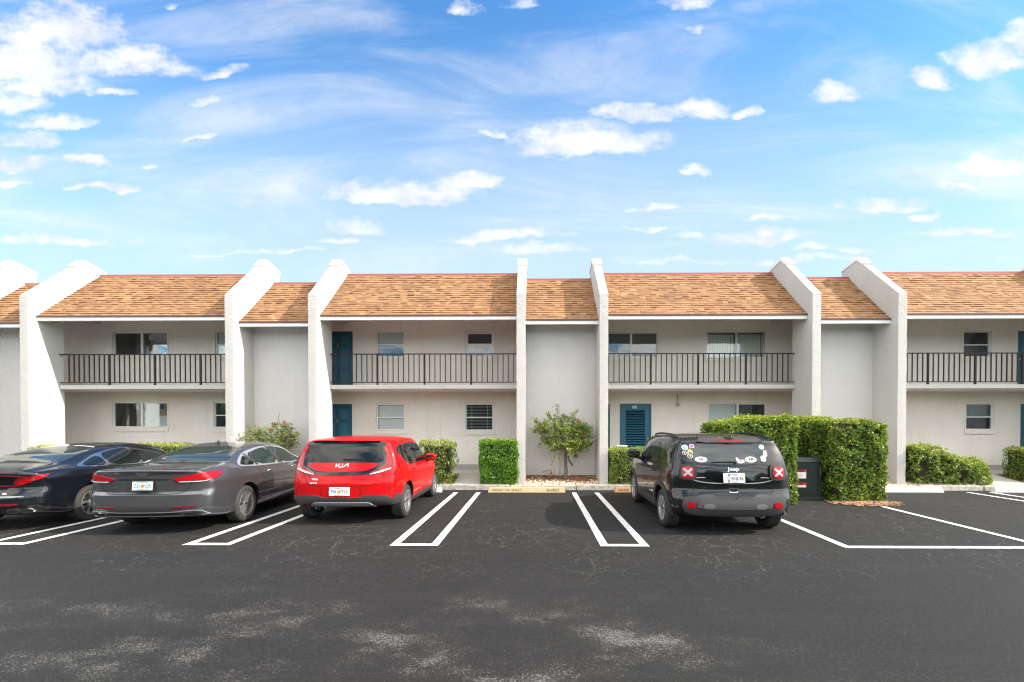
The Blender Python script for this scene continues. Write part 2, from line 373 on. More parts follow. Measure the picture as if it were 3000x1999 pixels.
# painted lines: hairpin pairs between stalls
b = MB()
def seg(x0, y0, x1, y1, wd=.125, z=.004):
    d = Vector((x1 - x0, y1 - y0)); d.normalize(); nrm = Vector((-d.y, d.x)) * wd / 2; N = 14
    L = []; Rr = []
    for i in range(N + 1):
        t = i / N; x = x0 + (x1 - x0) * t; y = y0 + (y1 - y0) * t; j1 = 1 + .05 * noise.noise(Vector((x * 3, y * 3, 1))); j2 = 1 + .05 * noise.noise(Vector((x * 3, y * 3, 9)))
        L.append((x + nrm.x * j1, y + nrm.y * j1, z)); Rr.append((x - nrm.x * j2, y - nrm.y * j2, z))
    b.add(L + Rr, [(i, N + 1 + i, N + 2 + i, i + 1) for i in range(N)])
def hairpin(xc, yb=6.74, yt=12.08, hw=.31, dx=0):
    seg(xc - hw, yb, xc - hw + dx, yt); seg(xc + hw, yb, xc + hw + dx, yt); seg(xc - hw + .0625, yb + .0625, xc + hw - .0625, yb + .0625)
for xc in (-11.35, -8.26, -5.06, -1.855, 1.37): hairpin(xc, dx=.0)
hairpin(12.15, 6.74, 12.25)
seg(4.72, 6.80, 4.90, 12.0); seg(4.66, 6.74, 12.15 - .37, 6.74); seg(7.76, 6.80, 7.92, 12.0)
meta(b.build('parking_lines', M_line), kind='structure')

# gravel and mulch
def scatter(name, n, x0, x1, y0, y1, s0, s1, m, dens=None, seed=1, flat=.6, z_of=bedz):
    rnd = random.Random(seed); b = MB()
    ico = [(0,0,1),(.89,0,.45),(.28,.85,.45),(-.72,.53,.45),(-.72,-.53,.45),(.28,-.85,.45),(.72,.53,-.45),(-.28,.85,-.45),(-.89,0,-.45),(-.28,-.85,-.45),(.72,-.53,-.45),(0,0,-1)]
    fi = [(0,1,2),(0,2,3),(0,3,4),(0,4,5),(0,5,1),(1,6,2),(2,7,3),(3,8,4),(4,9,5),(5,10,1),(2,6,7),(3,7,8),(4,8,9),(5,9,10),(1,10,6),(11,7,6),(11,8,7),(11,9,8),(11,10,9),(11,6,10)]
    k = 0
    while k < n:
        x = rnd.uniform(x0, x1); y = rnd.uniform(y0, y1)
        if dens and rnd.random() > dens(x, y): continue
        s = rnd.uniform(s0, s1); a = rnd.uniform(0, 6.28); ca, sa = math.cos(a), math.sin(a); ax = rnd.uniform(.7, 1.3)
        vs = []
        for q in ico:
            j = rnd.uniform(.75, 1.2); X = q[0] * s * ax * j; Y = q[1] * s * j
            vs.append((x + X * ca - Y * sa, y + X * sa + Y * ca, z_of(y) + .012 + q[2] * s * flat * j))
        b.add(vs, fi); k += 1
    o = b.build(name, m); meta(o, kind='stuff'); return o
def f_grav(stops):
    def f(T, b):
        g = T.new('ShaderNodeNewGeometry'); T.l.new(T.ramp(g.outputs['Random Per Island'], stops), b.inputs['Base Color'])
    return f
M_grav = mat('bed_gravel', rough=.8, f=f_grav([(0,(.30,.20,.12)),(.25,(.58,.40,.22)),(.5,(.66,.48,.30)),(.75,(.72,.66,.58)),(1,(.80,.77,.72))]))
M_mulch = mat('bed_mulch', rough=.9, f=f_grav([(0,(.06,.03,.02)),(.5,(.22,.10,.05)),(1,(.45,.27,.14))]))
notpath = lambda x, y: 0 if (-2.35 < x < -1.60 or 13.1 < x < 14.2 or -4.9 < x < -3.6) else 1
g = scatter('gravel', 7000, -6.4, 15, 12.66, 13.35, .014, .034, M_grav, lambda x, y: notpath(x, y) * (1 if y < 13.2 else .5), 3)
meta(g, 'tan and white gravel spread in the bed behind the kerb', 'gravel')
g = scatter('mulch', 5200, -6.4, 15, 13.1, 13.85, .012, .045, M_mulch, notpath, 4, .35); meta(g, 'brown mulch chips and dry leaves along the foot of the walls', 'mulch')
g = scatter('leaf_litter', 900, 6.9, 8.7, 10.0, 10.9, .012, .04, M_mulch, lambda x, y: max(0, 1 - ((x - 7.8) / .95) ** 2 - ((y - 10.55) / .5) ** 2), 5, .3, lambda y: .0)
meta(g, 'dry leaf litter on the asphalt under the tall right hedge', 'leaf litter')

# ------------------------------------------------------------------ the building
YF = 15.1; YB = 13.9; YP = 13.86; YS = 13.75
bl = empty('apartment_building', (-2, 15, 0), 'long two storey white stucco apartment building with tan shingle mansard roofs and projecting fin walls', 'building')
OFF = (2, -15, 0)
def bpart(mb, name, m, parent=None, **k):
    o = mb.build(name, m, parent or bl, loc=None if parent else OFF, **k); return o
FX = [(-17.55, -17.30), (-15.126, -14.888), (-9.06, -8.822), (-6.615, -6.378), (-.537, -.285), (1.873, 2.118), (7.99, 8.234), (10.44, 10.687), (16.50, 16.745), (18.95, 19.2)]
def rough_fin(x0, x1, seed):
    prof = [(YB, 5.3), (YB, .0), (12.9, .0), (12.9, 5.64), (14.58, 7.22), (15.28, 7.08), (15.28, 5.3)]
    pts = []
    for i in range(len(prof)):
        a = Vector(prof[i]); c = Vector(prof[(i + 1) % len(prof)]); L = (c - a).length; N = max(1, int(L / .05)) if i in (1, 2, 3) else 1
        for k in range(N): pts.append(a + (c - a) * k / N)
    sides = []
    mb = MB(); rows = []
    for j, fx in enumerate((0, .5, 1)):
        row = []
        for p in pts:
            q = Vector((p.x * 6, p.y * 6, seed * 3.1 + j * 5))
            e = (noise.noise(q) + .6 * noise.noise(q * 3.1)) * .007 if j != 1 else .004
            ex = (noise.noise(q + Vector((9, 9, 9))) + .7 * noise.noise(q * 2.7)) * .006 * (1 if j == 2 else (-1 if j == 0 else 0))
            row.append((x0 + (x1 - x0) * fx + ex, p.x - e if p.x < 13.2 else p.x, p.y + (e if p.x > 12.95 and p.y > 5.5 else 0)))
        rows.append(row)
    n = len(pts); mb.v = rows[0] + rows[1] + rows[2]
    fs = []
    for j in (0, 1):
        for i in range(n):
            k = (i + 1) % n; fs.append((j * n + i, j * n + k, (j + 1) * n + k, (j + 1) * n + i))
    fs += [tuple(range(n)), tuple(range(2 * n, 3 * n))]
    mb.f = fs; mb.mi = [0] * len(fs); return mb
for i, (a, c) in enumerate(FX):
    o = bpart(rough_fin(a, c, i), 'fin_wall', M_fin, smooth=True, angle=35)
    m2 = MB(); h = .035
    m2.prism_x([(14.28, 6.935 + .0), (14.25, 6.99), (14.57, 7.285), (15.30, 7.14), (15.30, 7.04), (14.58, 7.18)], a - .02, c + .02)
    m2.build('parapet_cap', M_cap, o)
# facade with openings ------------------------------------------------
def at_f(X, Y, y):      # measured point of the facade plane (photo pixels -> metres on the plane y)
    th = R(.6); al = R(.7)
    f = Vector((-math.sin(th) * math.cos(al), math.cos(th) * math.cos(al), -math.sin(al))); r = Vector((math.cos(th), math.sin(th), 0)); up_ = r.cross(f)
    d = f + r * ((X - 1554) / 1300) - up_ * ((Y - 1261) / 1300); t = y / d.y
    return d.x * t, 1.85 + d.z * t
Z1 = (0, 740); Z3 = (900, 740); Z5 = (1740, 740); Z6 = (2300, 740)
OPEN = []
def opening(kind, zo, x0, x1, y0, y1, **k):
    q = .35714
    ax, az = at_f(zo[0] + x0 * q, zo[1] + y0 * q, YF); bx_, bz = at_f(zo[0] + x1 * q, zo[1] + y1 * q, YF)
    OPEN.append((kind, ax, bx_, bz, az, k))
F2 = 3.09
opening('slider', Z1, 922, 1372, 652, 848, l='screenb', r='brown', u=1)
opening('slider', Z1, 920, 1374, 1228, 1437, l='screen', r='blind', flag=1)
opening('sash', Z1, 1765, 1998, 652, 855, t='blind', b='blind', u=1)
opening('sash', Z1, 1752, 1988, 1228, 1440, t='screen', b='screen')
opening('door', Z3, 123, 375, 645, 1083, n=1, u=1)
opening('door', Z3, 116, 369, 1243, 1622, n=1)
opening('sash', Z3, 568, 796, 646, 860, t='blind', b='screen', u=1)
opening('sashw', Z3, 1298, 1531, 647, 868, t='dark', b='dark', u=1)
opening('sash', Z3, 569, 798, 1241, 1460, t='blind', b='blind')
opening('sash', Z3, 1296, 1527, 1241, 1463, t='open', b='open')
opening('slider', Z5, 75, 525, 654, 860, l='blind2', r='blind2', u=1)
opening('slideral', Z5, 926, 1406, 650, 858, l='vert', r='vert', u=1)
opening('louver', Z5, 212, 471, 1240, 1622)
opening('door', Z5, -122, 131, 1243, 1622, n=0)
opening('slider', Z5, 940, 1415, 1238, 1450, l='blind', r='screen')
opening('sash', Z6, 1466, 1690, 645, 862, t='dark', b='dark', u=1)
opening('sash', Z6, 1487, 1712, 1238, 1457, t='blind', b='screenbl')
opening('door', Z6, 1912, 2166, 641, 1085, n=1, u=1)
opening('door', Z6, 1933, 2188, 1243, 1622, n=1)
XS = sorted({-22.0, 22.0} | {round(o[1], 3) for o in OPEN} | {round(o[2], 3) for o in OPEN})
def clampz(k, z0, z1):
    if k in ('door', 'louver'): z0 = F2 if z0 > 2.6 else .33
    return z0, z1
OP2 = [(k, x0, x1, *clampz(k, z0, z1), d) for k, x0, x1, z0, z1, d in OPEN]
ZS = sorted({0.0, 5.6, .5} | {round(o[3], 3) for o in OP2} | {round(o[4], 3) for o in OP2})
b = MB()
def inside(x, z):
    return any(o[1] < x < o[2] and o[3] < z < o[4] for o in OP2)
for i in range(len(XS) - 1):
    for j in range(len(ZS) - 1):
        x0, x1, z0, z1 = XS[i], XS[i + 1], ZS[j], ZS[j + 1]
        if not inside((x0 + x1) / 2, (z0 + z1) / 2): b.add([(x0, YF, z0), (x1, YF, z0), (x1, YF, z1), (x0, YF, z1)], [(0, 1, 2, 3)])
for (k, x0, x1, z0, z1, d) in OP2:
    x0, x1, z0, z1 = (round(q, 3) for q in (x0, x1, z0, z1)); y1 = YF + .16
    b.add([(x0, YF, z0), (x0, y1, z0), (x0, y1, z1), (x0, YF, z1)], [(0, 1, 2, 3)]); b.add([(x1, YF, z0), (x1, y1, z0), (x1, y1, z1), (x1, YF, z1)], [(0, 1, 2, 3)])
    b.add([(x0, YF, z1), (x1, YF, z1), (x1, y1, z1), (x0, y1, z1)], [(0, 1, 2, 3)]); b.add([(x0, YF, z0), (x1, YF, z0), (x1, y1, z0), (x0, y1, z0)], [(0, 1, 2, 3)])
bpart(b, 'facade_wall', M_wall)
b = MB(); b.box(-22, 22, YF - .03, YF - .002, .33, .50); bpart(b, 'base_course', M_grey)
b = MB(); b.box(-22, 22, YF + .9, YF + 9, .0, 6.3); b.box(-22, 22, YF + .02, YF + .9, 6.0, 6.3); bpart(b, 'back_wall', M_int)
# slab, soffit
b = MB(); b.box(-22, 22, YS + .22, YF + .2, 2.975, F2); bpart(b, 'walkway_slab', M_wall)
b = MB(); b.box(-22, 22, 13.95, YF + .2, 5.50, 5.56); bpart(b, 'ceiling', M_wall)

def pane_fill(fr, kind, x0, x1, z0, z1, y):
    """what shows behind one pane"""
    g_ = MB(); g_.box(x0, x1, y, y + .006, z0, z1); g_.build('pane', M_glass, fr)
    W = x1 - x0; b = MB()
    if kind in ('blind', 'blind2', 'brown', 'open', 'screenbl'):
        p = .05; z = z0 + .02
        while z < z1 - .01:
            tilt = .0265 if kind != 'open' else .004
            b.add([(x0 + .01, y + .05, z - tilt), (x1 - .01, y + .05, z - tilt), (x1 - .01, y + .05 + .008, z + tilt), (x0 + .01, y + .05 + .008, z + tilt)], [(0, 1, 2, 3)]); z += p
        for q in (.2, .8): b.box(x0 + W * q - .004, x0 + W * q + .004, y + .042, y + .046, z0, z1)
        b.build('blind', M_blindb if kind == 'brown' else M_blind, fr)
        if kind == 'screenbl':
            s = MB(); s.box(x0, x1, y + .012, y + .014, z0, z1); s.build('screen', mat('sheer_screen', f=f_screen(.72)), fr)
        if kind == 'blind2':
            s = MB(); s.box(x0, x1, y + .012, y + .014, z0, z1); s.build('screen', mat('sheer_screen2', f=f_screen(.55)), fr)
    elif kind == 'vert':
        x = x0 + .02; k = 0
        while x < x1 - .05:
            b.add([(x, y + .05, z0), (x + .088, y + .062, z0), (x + .088, y + .062, z1 - .04), (x, y + .05, z1 - .04)], [(0, 1, 2, 3)]); x += .088 if x < x0 + W * .75 else .105
        b.build('vertical_blind', M_vblind, fr)
    elif kind in ('screen', 'screenb'):
        b.box(x0, x1, y + .012, y + .014, z0, z1); b.build('screen', M_screen if kind == 'screen' else M_blindb, fr)
def f_screen(op):
    def f(T, b):
        o = T.n['Material Output']; tr = T.new('ShaderNodeBsdfTransparent'); mx = T.new('ShaderNodeMixShader'); mx.inputs[0].default_value = op
        b.inputs['Base Color'].default_value = (.05, .06, .065, 1)
        T.l.new(tr.outputs[0], mx.inputs[1]); T.l.new(b.outputs[0], mx.inputs[2]); T.l.new(mx.outputs[0], o.inputs[0])
    return f
def frame_rects(b, x0, x1, z0, z1, t, y0, y1):
    b.box(x0, x1, y0, y1, z1 - t, z1); b.box(x0, x1, y0, y1, z0, z0 + t); b.box(x0, x0 + t, y0, y1, z0 + t, z1 - t); b.box(x1 - t, x1, y0, y1, z0 + t, z1 - t)
for (k, x0, x1, z0, z1, d) in OP2:
    yw = YF + .05
    if k in ('slider', 'slideral', 'sash', 'sashw'):
        mm = M_alu if k == 'slideral' else M_trim; t = .035 if k != 'sashw' else .075
        b = MB(); frame_rects(b, x0 + .002, x1 - .002, z0 + .002, z1 - .002, t, yw - .02, yw + .06)
        if k in ('slider', 'slideral'):
            xm = (x0 + x1) / 2 + .03; b.box(xm - .035, xm + .035, yw - .01, yw + .05, z0 + t, z1 - t)
            ps = [(d['l'], x0 + t, xm - .035, z0 + t, z1 - t), (d['r'], xm + .035, x1 - t, z0 + t, z1 - t)]
        else:
            zm = (z0 + z1) / 2 - .01; q = .018 if k == 'sash' else .055; b.box(x0 + t, x1 - t, yw - .015, yw + .05, zm - q, zm + q)
            ps = [(d['t'], x0 + t, x1 - t, zm + q, z1 - t), (d['b'], x0 + t, x1 - t, z0 + t, zm - q)]
        win = bpart(b, 'window', mm, bevel=.004)
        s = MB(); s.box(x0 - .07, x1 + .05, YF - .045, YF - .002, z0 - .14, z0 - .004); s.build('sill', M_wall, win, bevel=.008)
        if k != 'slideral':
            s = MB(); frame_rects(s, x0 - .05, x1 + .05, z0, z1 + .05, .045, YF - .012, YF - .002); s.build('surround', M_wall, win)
        for (kk, a, c, e, g_) in ps: pane_fill(win, kk, a, c, e, g_, yw + .01)
        if d.get('flag'):
            s = MB(); ax, az = at_f(Z1[0] + 1292 * .35714, 740 + 1337 * .35714, YF); bx_, bz = at_f(Z1[0] + 1366 * .35714, 740 + 1243 * .35714, YF)
            yq = yw + .03; n = 9; wd = (bx_ - ax) / n
            for i in range(n): s.box(ax + i * wd, ax + (i + 1) * wd, yq, yq + .003, az, bz if i > 4 else az + (bz - az) * .55, i % 2)
            s.box(ax, ax + wd * 5, yq - .001, yq + .003, az + (bz - az) * .56, bz, 2)
            s.build('flag', [mat('flag_red', (.42,.12,.08), .8), mat('flag_cream', (.60,.50,.42), .8), mat('flag_blue', (.06,.08,.16), .8)], win)
    else:
        b = MB(); b.box(x0 + .002, x1 - .002, YF + .06, YF + .11, z0 + .004, z1 - .002)
        if k == 'louver':
            b = MB(); t = .17; frame_rects(b, x0 + .04, x1 - .04, z0 + .01, z1 - .04, t, YF + .03, YF + .075)
            frame_rects(b, x0 + .002, x1 - .002, z0 + .004, z1 - .002, .04, YF + .0, YF + .09)
            pass
        dr = bpart(b, 'louvered_door' if k == 'louver' else 'door', M_door, bevel=.004)
        if k == 'louver':
            s = MB(); z = z0 + .2
            while z < z1 - .22:
                s.add([(x0 + .2, YF + .035, z), (x1 - .2, YF + .035, z), (x1 - .2, YF + .075, z + .045), (x0 + .2, YF + .075, z + .045), (x0 + .2, YF + .04, z - .008), (x1 - .2, YF + .04, z - .008)], [(0, 1, 2, 3), (0, 1, 5, 4)]); z += .085
            s.build('louvres', M_door, dr)
            s = MB(); xm = (x0 + x1) / 2 - .03; s.box(xm - .07, xm + .07, YF + .024, YF + .03, z1 - .16, z1 - .075); so = s.build('door_sign', M_white, dr)
            for zz, tx, sz in ((z1 - .10, 'ELECTRIC', .03), (z1 - .135, 'ROOM', .026)):
                vs, fs = text_geo(tx, sz, .001); s = MB(); s.add([(xm + q.x, YF + .0225, zz + q.y) for q in vs], fs) if False else None
            s = MB()
            for q in range(5): s.box(xm - .055, xm + .055 - .01 * (q % 2), YF + .022, YF + .0245, z1 - .098 - q * .012, z1 - .092 - q * .012)
            s.build('lettering', M_sten, so)
            s = MB(); s.box(x1 - .14, x1 - .10, YF + .015, YF + .03, z0 + 1.0, z0 + 1.09); s.tube((x1 - .12, YF - .02, z0 + 1.05), (x1 - .12, YF + .02, z0 + 1.05), .022, n=10); s.build('handle', M_brass, dr)
        else:
            s = MB(); W = x1 - x0
            for (a, c) in ((.14, .45), (.55, .86)):
                for (e, g_) in ((.06, .32), (.37, .72), (.76, .92)):
                    X0, X1, Zl, Zh = x0 + W * a, x0 + W * c, z0 + (z1 - z0) * e, z0 + (z1 - z0) * g_
                    frame_rects(s, X0, X1, Zl, Zh, .014, YF + .052, YF + .06)
                    s.box(X0 + .035, X1 - .035, YF + .051, YF + .06, Zl + .035, Zh - .035)
            s.build('door_panel', mat('blue_door_panel_edge', (.045,.17,.25), .35), dr, bevel=.003)
            if d.get('n'):
                xm = x0 + W * .5; zk = z0 + (z1 - z0) * .735; s = MB()
                s.box(xm - .03, xm + .03, YF + .045, YF + .052, zk + .075, zk + .10, 0); s.box(xm - .03, xm - .018, YF + .03, YF + .05, zk - .05, zk + .05)
                pts = [(xm - .02 + .05 * math.sin(a_), YF + .035, zk + .045 * math.cos(a_)) for a_ in [i * math.pi / 8 for i in range(9)]]
                s.path(pts, .008); s.box(xm - .022, xm + .02, YF + .04, YF + .052, zk + .01, zk + .045); s.build('door_knocker', M_brass, dr)
            s = MB(); s.tube((x0 + .09, YF + .01, z0 + .98), (x0 + .09, YF + .06, z0 + .98), .028, n=12); s.build('door_knob', M_brass, dr)

BAYS = [(1, 2, 5.10), (3, 4, 5.10), (5, 6, 5.10), (7, 8, 5.10)]
NAR = [(0, 1, 4.91, 6.60), (2, 3, 4.92, 6.60), (4, 5, 4.97, 6.70), (6, 7, 4.97, 6.72), (8, 9, 4.97, 6.72)]
def roof(x0, x1, ye, ze, yr, zr, name='roof'):
    sl = math.hypot(yr - ye, zr - ze); n = int(sl / .137) + 1; dy = (yr - ye) / n; dz = (zr - ze) / n; L = sl / n
    nv = Vector((0, -(zr - ze), (yr - ye))).normalized()
    me = bpy.data.meshes.new(name); vs = []; fs = []; tn = []
    rnd = random.Random(int(x0 * 100))
    for i in range(n):
        # each course a row of tabs, alternate tabs a little thicker, as laminated shingles are
        x = x0 - rnd.uniform(0, .2)
        while x < x1:
            wdt = rnd.uniform(.10, .24); a = max(x, x0); c = min(x + wdt, x1); x += wdt
            if c - a < .01: continue
            th = rnd.choice((.010, .016, .024)); dn = rnd.choice((0, 0, .012))
            y0 = ye + dy * i - dy * dn / L; z0 = ze + dz * i - dz * dn / L; y1 = ye + dy * (i + 1); z1 = ze + dz * (i + 1)
            k = len(vs); o_ = nv * th
            vs += [(a, y0, z0), (c, y0, z0), (c, y0 + o_.y, z0 + o_.z), (a, y0 + o_.y, z0 + o_.z), (c, y1, z1), (a, y1, z1)]
            fs += [(k, k + 1, k + 2, k + 3), (k + 3, k + 2, k + 4, k + 5)]; tv = min(1, max(0, rnd.gauss(.52, .17) + .18 * noise.noise(Vector((a * .5, i * .3, 3))))); tn += [tv, tv]
            if a > x0 + .01: fs.append((k, k + 3, k + 5)); tn.append(tv)
            if c < x1 - .01: fs.append((k + 1, k + 4, k + 2)); tn.append(tv)
    me.from_pydata(vs, [], fs); me.attributes.new('tint', 'FLOAT', 'FACE').data.foreach_set('value', tn)
    me.materials.append(M_roof); o = bpy.data.objects.new(name, me); col.objects.link(o); o.parent = bl; o.location = OFF
    # tab colour varies tab by tab
    b = MB(); b.prism_x([(ye + .004, ze - .006), (yr, zr - .006), (YF + 9, zr - .006), (YF + 9, zr - .05), (yr + .1, zr - .05), (ye + .05, ze - .03)], x0, x1); b.build('deck', M_drip, o)
    b = MB(); b.box(x0, x1, yr - .03, yr + .08, zr - .03, zr + .05); b.build('ridge_flashing', M_ridge, o)
    b = MB(); b.box(x0, x1, ye - .03, ye - .002, ze - .035, ze + .012); b.build('drip_edge', M_drip, o)
    b = MB(); b.box(x0, x1, ye - .004, ye + .10, ze - .135, ze - .035); b.build('fascia', M_white, o)
    b = MB(); b.prism_x([(ye + .10, ze - .05), (ye + .10, ze - .02), (15.0, ze + (15.0 - ye - .10) * .93 - .02), (15.0, ze + (15.0 - ye - .10) * .93 - .10)], x0, x1); b.build('soffit', M_white, o)
    return o
def railing(x0, x1, postx):
    z0, z1 = F2 + .07, F2 + .975; y = YS + .03
    b = MB(); b.box(x0, x1, y - .025, y + .025, z1 - .03, z1); r = bpart(b, 'railing', M_rail, bevel=.004)
    b = MB(); b.box(x0, x1, y - .012, y + .012, z0, z0 + .025); b.build('bottom_rail', M_rail, r)
    me = None
    b = MB(); b.box(-.026, .026, -.02, .02, F2, z1 - .03)
    p0 = b.build('post', M_rail, r); p0.location = (postx[0], y, 0)
    foot = None
    for px in postx[1:]:
        c = p0.copy(); col.objects.link(c); c.location = (px, y, 0); c.parent = r
    b = MB(); b.box(-.0125, .0125, -.0125, .0125, z0 + .02, z1 - .03); q0 = b.build('baluster', M_rail, r)
    sp = (postx[1] - postx[0]) / 9; x = postx[0] - sp * 30; first = True; k = -30
    while x < x1 - .03:
        if x > x0 + .03 and k % 9:
            if first: q0.location = (x, y, 0); first = False
            else:
                c = q0.copy(); col.objects.link(c); c.location = (x, y, 0); c.parent = r
        x += sp; k += 1
RP = [[at_f(z[0] + q * .35714, 1080, YS + .03)[0] for q in xs] for z, xs in ((Z1, (898, 1271, 1646)), (Z3, (576, 962, 1345)), (Z5, (466, 855, 1246)), (Z6, (1172, 1560)))]
for (i, j, ze), rp in zip(BAYS, RP):
    x0, x1 = FX[i][1], FX[j][0]
    roof(x0, x1, 13.15, ze, 15.1, 6.93)
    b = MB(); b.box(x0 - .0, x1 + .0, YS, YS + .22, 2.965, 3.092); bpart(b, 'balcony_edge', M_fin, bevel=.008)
    if j == 8: rp = rp + [rp[-1] + (rp[1] - rp[0]), rp[-1] + 2 * (rp[1] - rp[0])]
    railing(x0, x1, rp)
for (i, j, ze, zr) in NAR:
    x0, x1 = FX[i][1], FX[j][0]
    roof(x0, x1, 13.18, ze, 14.95, zr)
    b = MB(); b.box(x0, x1, YP, YP + .2, 0, ze + .3); bpart(b, 'infill_wall', M_panel)
# conduit with box on the ground floor wall
ax, az = at_f(1740 + 687 * .35714, 740 + 1165 * .35714, YF - .05); bx_, bz = at_f(1740 + 690 * .35714, 740 + 1262 * .35714, YF - .05)
b = MB(); b.tube((ax, YF - .04, az), (ax, YF - .04, bz + .06), .022, n=8); b.box(ax - .045, ax + .045, YF - .10, YF - .003, bz, bz + .12); bpart(b, 'wall_lamp', mat('lamp_beige', (.35,.31,.25), .5), bevel=.004)

# ------------------------------------------------------------------ wheel stops
def stop(x0, x1, y, m, texts, label, ink=M_sten, group='concrete wheel stops along the kerb'):
    e = empty('wheel_stop', ((x0 + x1) / 2, y + .09, 0), label, 'wheel stop', group); L = (x1 - x0) / 2
    b = MB(); b.add([(-L, -.09, 0), (L, -.09, 0), (L, .09, 0), (-L, .09, 0), (-L + .03, -.055, .145), (L - .03, -.055, .145), (L - .03, .055, .145), (-L + .03, .055, .145)],
                    [(0,3,2,1),(4,5,6,7),(0,1,5,4),(1,2,6,5),(2,3,7,6),(3,0,4,7)])
    o = b.build('block', m, e, bevel=.012)
    for (tx, xc, sz, sp) in texts:
        vs, fs = text_geo(tx, sz, .0015, bold=.001, spacing=sp, sx=1.15)
        # cut stencil bridges into the letters by leaving a gap band
        b = MB(); tz = .072
        b.add([(xc + q.x, -.09 + (tz + q.y) * .035 / .145 - .0035 - q.z, tz + q.y) for q in vs], fs); b.build('stencil_lettering', ink, e)
stop(-1.29, .83, 12.05, M_stopy, [('HEAD IN ONLY', -.53, .075, 1.45), ('GUEST', .72, .095, 1.2)], 'pale yellow wheel stop stencilled HEAD IN ONLY GUEST beside the empty stall')
stop(2.17, 4.29, 12.10, M_stopo, [('HEAD IN ONLY', -.55, .075, 1.45)], 'orange wheel stop in front of the black sport utility car')
stop(-4.66, -2.56, 12.05, M_stopw, [('HEAD IN ONLY', -.5, .075, 1.4)], 'white wheel stop in front of the red hatchback', M_stenw)
stop(9.05, 11.16, 12.18, M_stopw, [('HEAD IN ONLY', -.35, .07, 1.45), ('10R', .62, .095, 1.2)], 'white wheel stop with faded lettering right of the tall hedges', M_stenw)
stop(12.55, 14.65, 12.2, M_stopw, [('HEAD IN ONLY', -.35, .07, 1.45)], 'white wheel stop at the right edge of the photo', M_stenw)

# ------------------------------------------------------------------ vehicles
def f_paint(base, flake=0.0):
    def f(T, b):
        p = opos(T); d, _ = T.noise(p, 4, 5, .6)
        zz = T.new('ShaderNodeSeparateXYZ'); T.l.new(p, zz.inputs[0])
        low = T.m('SUBTRACT', 1.0, T.smooth(zz.outputs[2], .2, .75))
        T.l.new(T.mix(T.m('MULTIPLY', T.m('MULTIPLY', low, .10), T.smooth(d, .4, .7)), (*base, 1), (.22,.19,.16,1)), b.inputs['Base Color'])
        T.l.new(T.m('ADD', .30, T.m('MULTIPLY', d, .12)), b.inputs['Roughness'])
    return f
M_red = mat('red_car_paint', (.60,.003,.006), .35, 0, .4, .1, f=f_paint((.44,.002,.004)))
M_blk = mat('black_car_paint', (.006,.006,.007), .35, 0, 1, .1, f=f_paint((.006,.006,.007)))
M_gry = mat('grey_metallic_paint', (.075,.072,.078), .35, .55, 1, f=f_paint((.072,.073,.080)))
M_nvy = mat('black_blue_paint', (.004,.005,.008), .35, 0, 1, .1, f=f_paint((.004,.005,.008)))
M_tint = mat('tinted_glass', (.006,.008,.009), .02, 0, 0, .45)
M_cglass = mat('car_glass', (.02,.032,.032), .02, 0, 0, .7)
M_gloss = mat('gloss_black_trim', (.004,.004,.004), .08, 0, .5)
M_plast = mat('grey_plastic_cladding', (.035,.036,.038), .55)
M_plastd = mat('black_plastic', (.010,.010,.010), .5)
M_silv = mat('silver_trim', (.42,.43,.45), .35, .6)
M_chrome = mat('chrome', (.55,.55,.55), .12, 1)
M_seam = mat('panel_gap', (.002,.002,.002), .9)
def f_tyre(T, b):
    d, _ = T.noise(opos(T), 12, 4, .6); T.l.new(T.mix(d, (.018,.017,.016,1), (.045,.042,.038,1)), b.inputs['Base Color'])
M_tyre = mat('tyre_rubber', rough=.75, f=f_tyre)
M_rim = mat('alloy_silver', (.38,.38,.39), .28, .75)
M_rimd = mat('alloy_dark', (.03,.03,.03), .4, .3)
M_lamp = mat('red_lamp_lens', (.34,.003,.006), .2, 0, .35, .3)
M_lampd = mat('dark_red_lens', (.16,.004,.012), .1, 0, 1)
M_lampw = mat('clear_lamp_lens', (.55,.56,.58), .15, .2, 1)
M_plate = mat('plate_white', (.70,.74,.72), .4)
M_pink = mat('sticker_pink', (.75,.22,.35), .5); M_blu = mat('sticker_blue', (.16,.36,.58), .5); M_gold = mat('sticker_gold', (.70,.52,.22), .5)
M_teal = mat('plate_teal', (.02,.22,.24), .5); M_navy = mat('plate_navy', (.02,.05,.20), .5); M_orng = mat('plate_orange', (.75,.25,.06), .5)

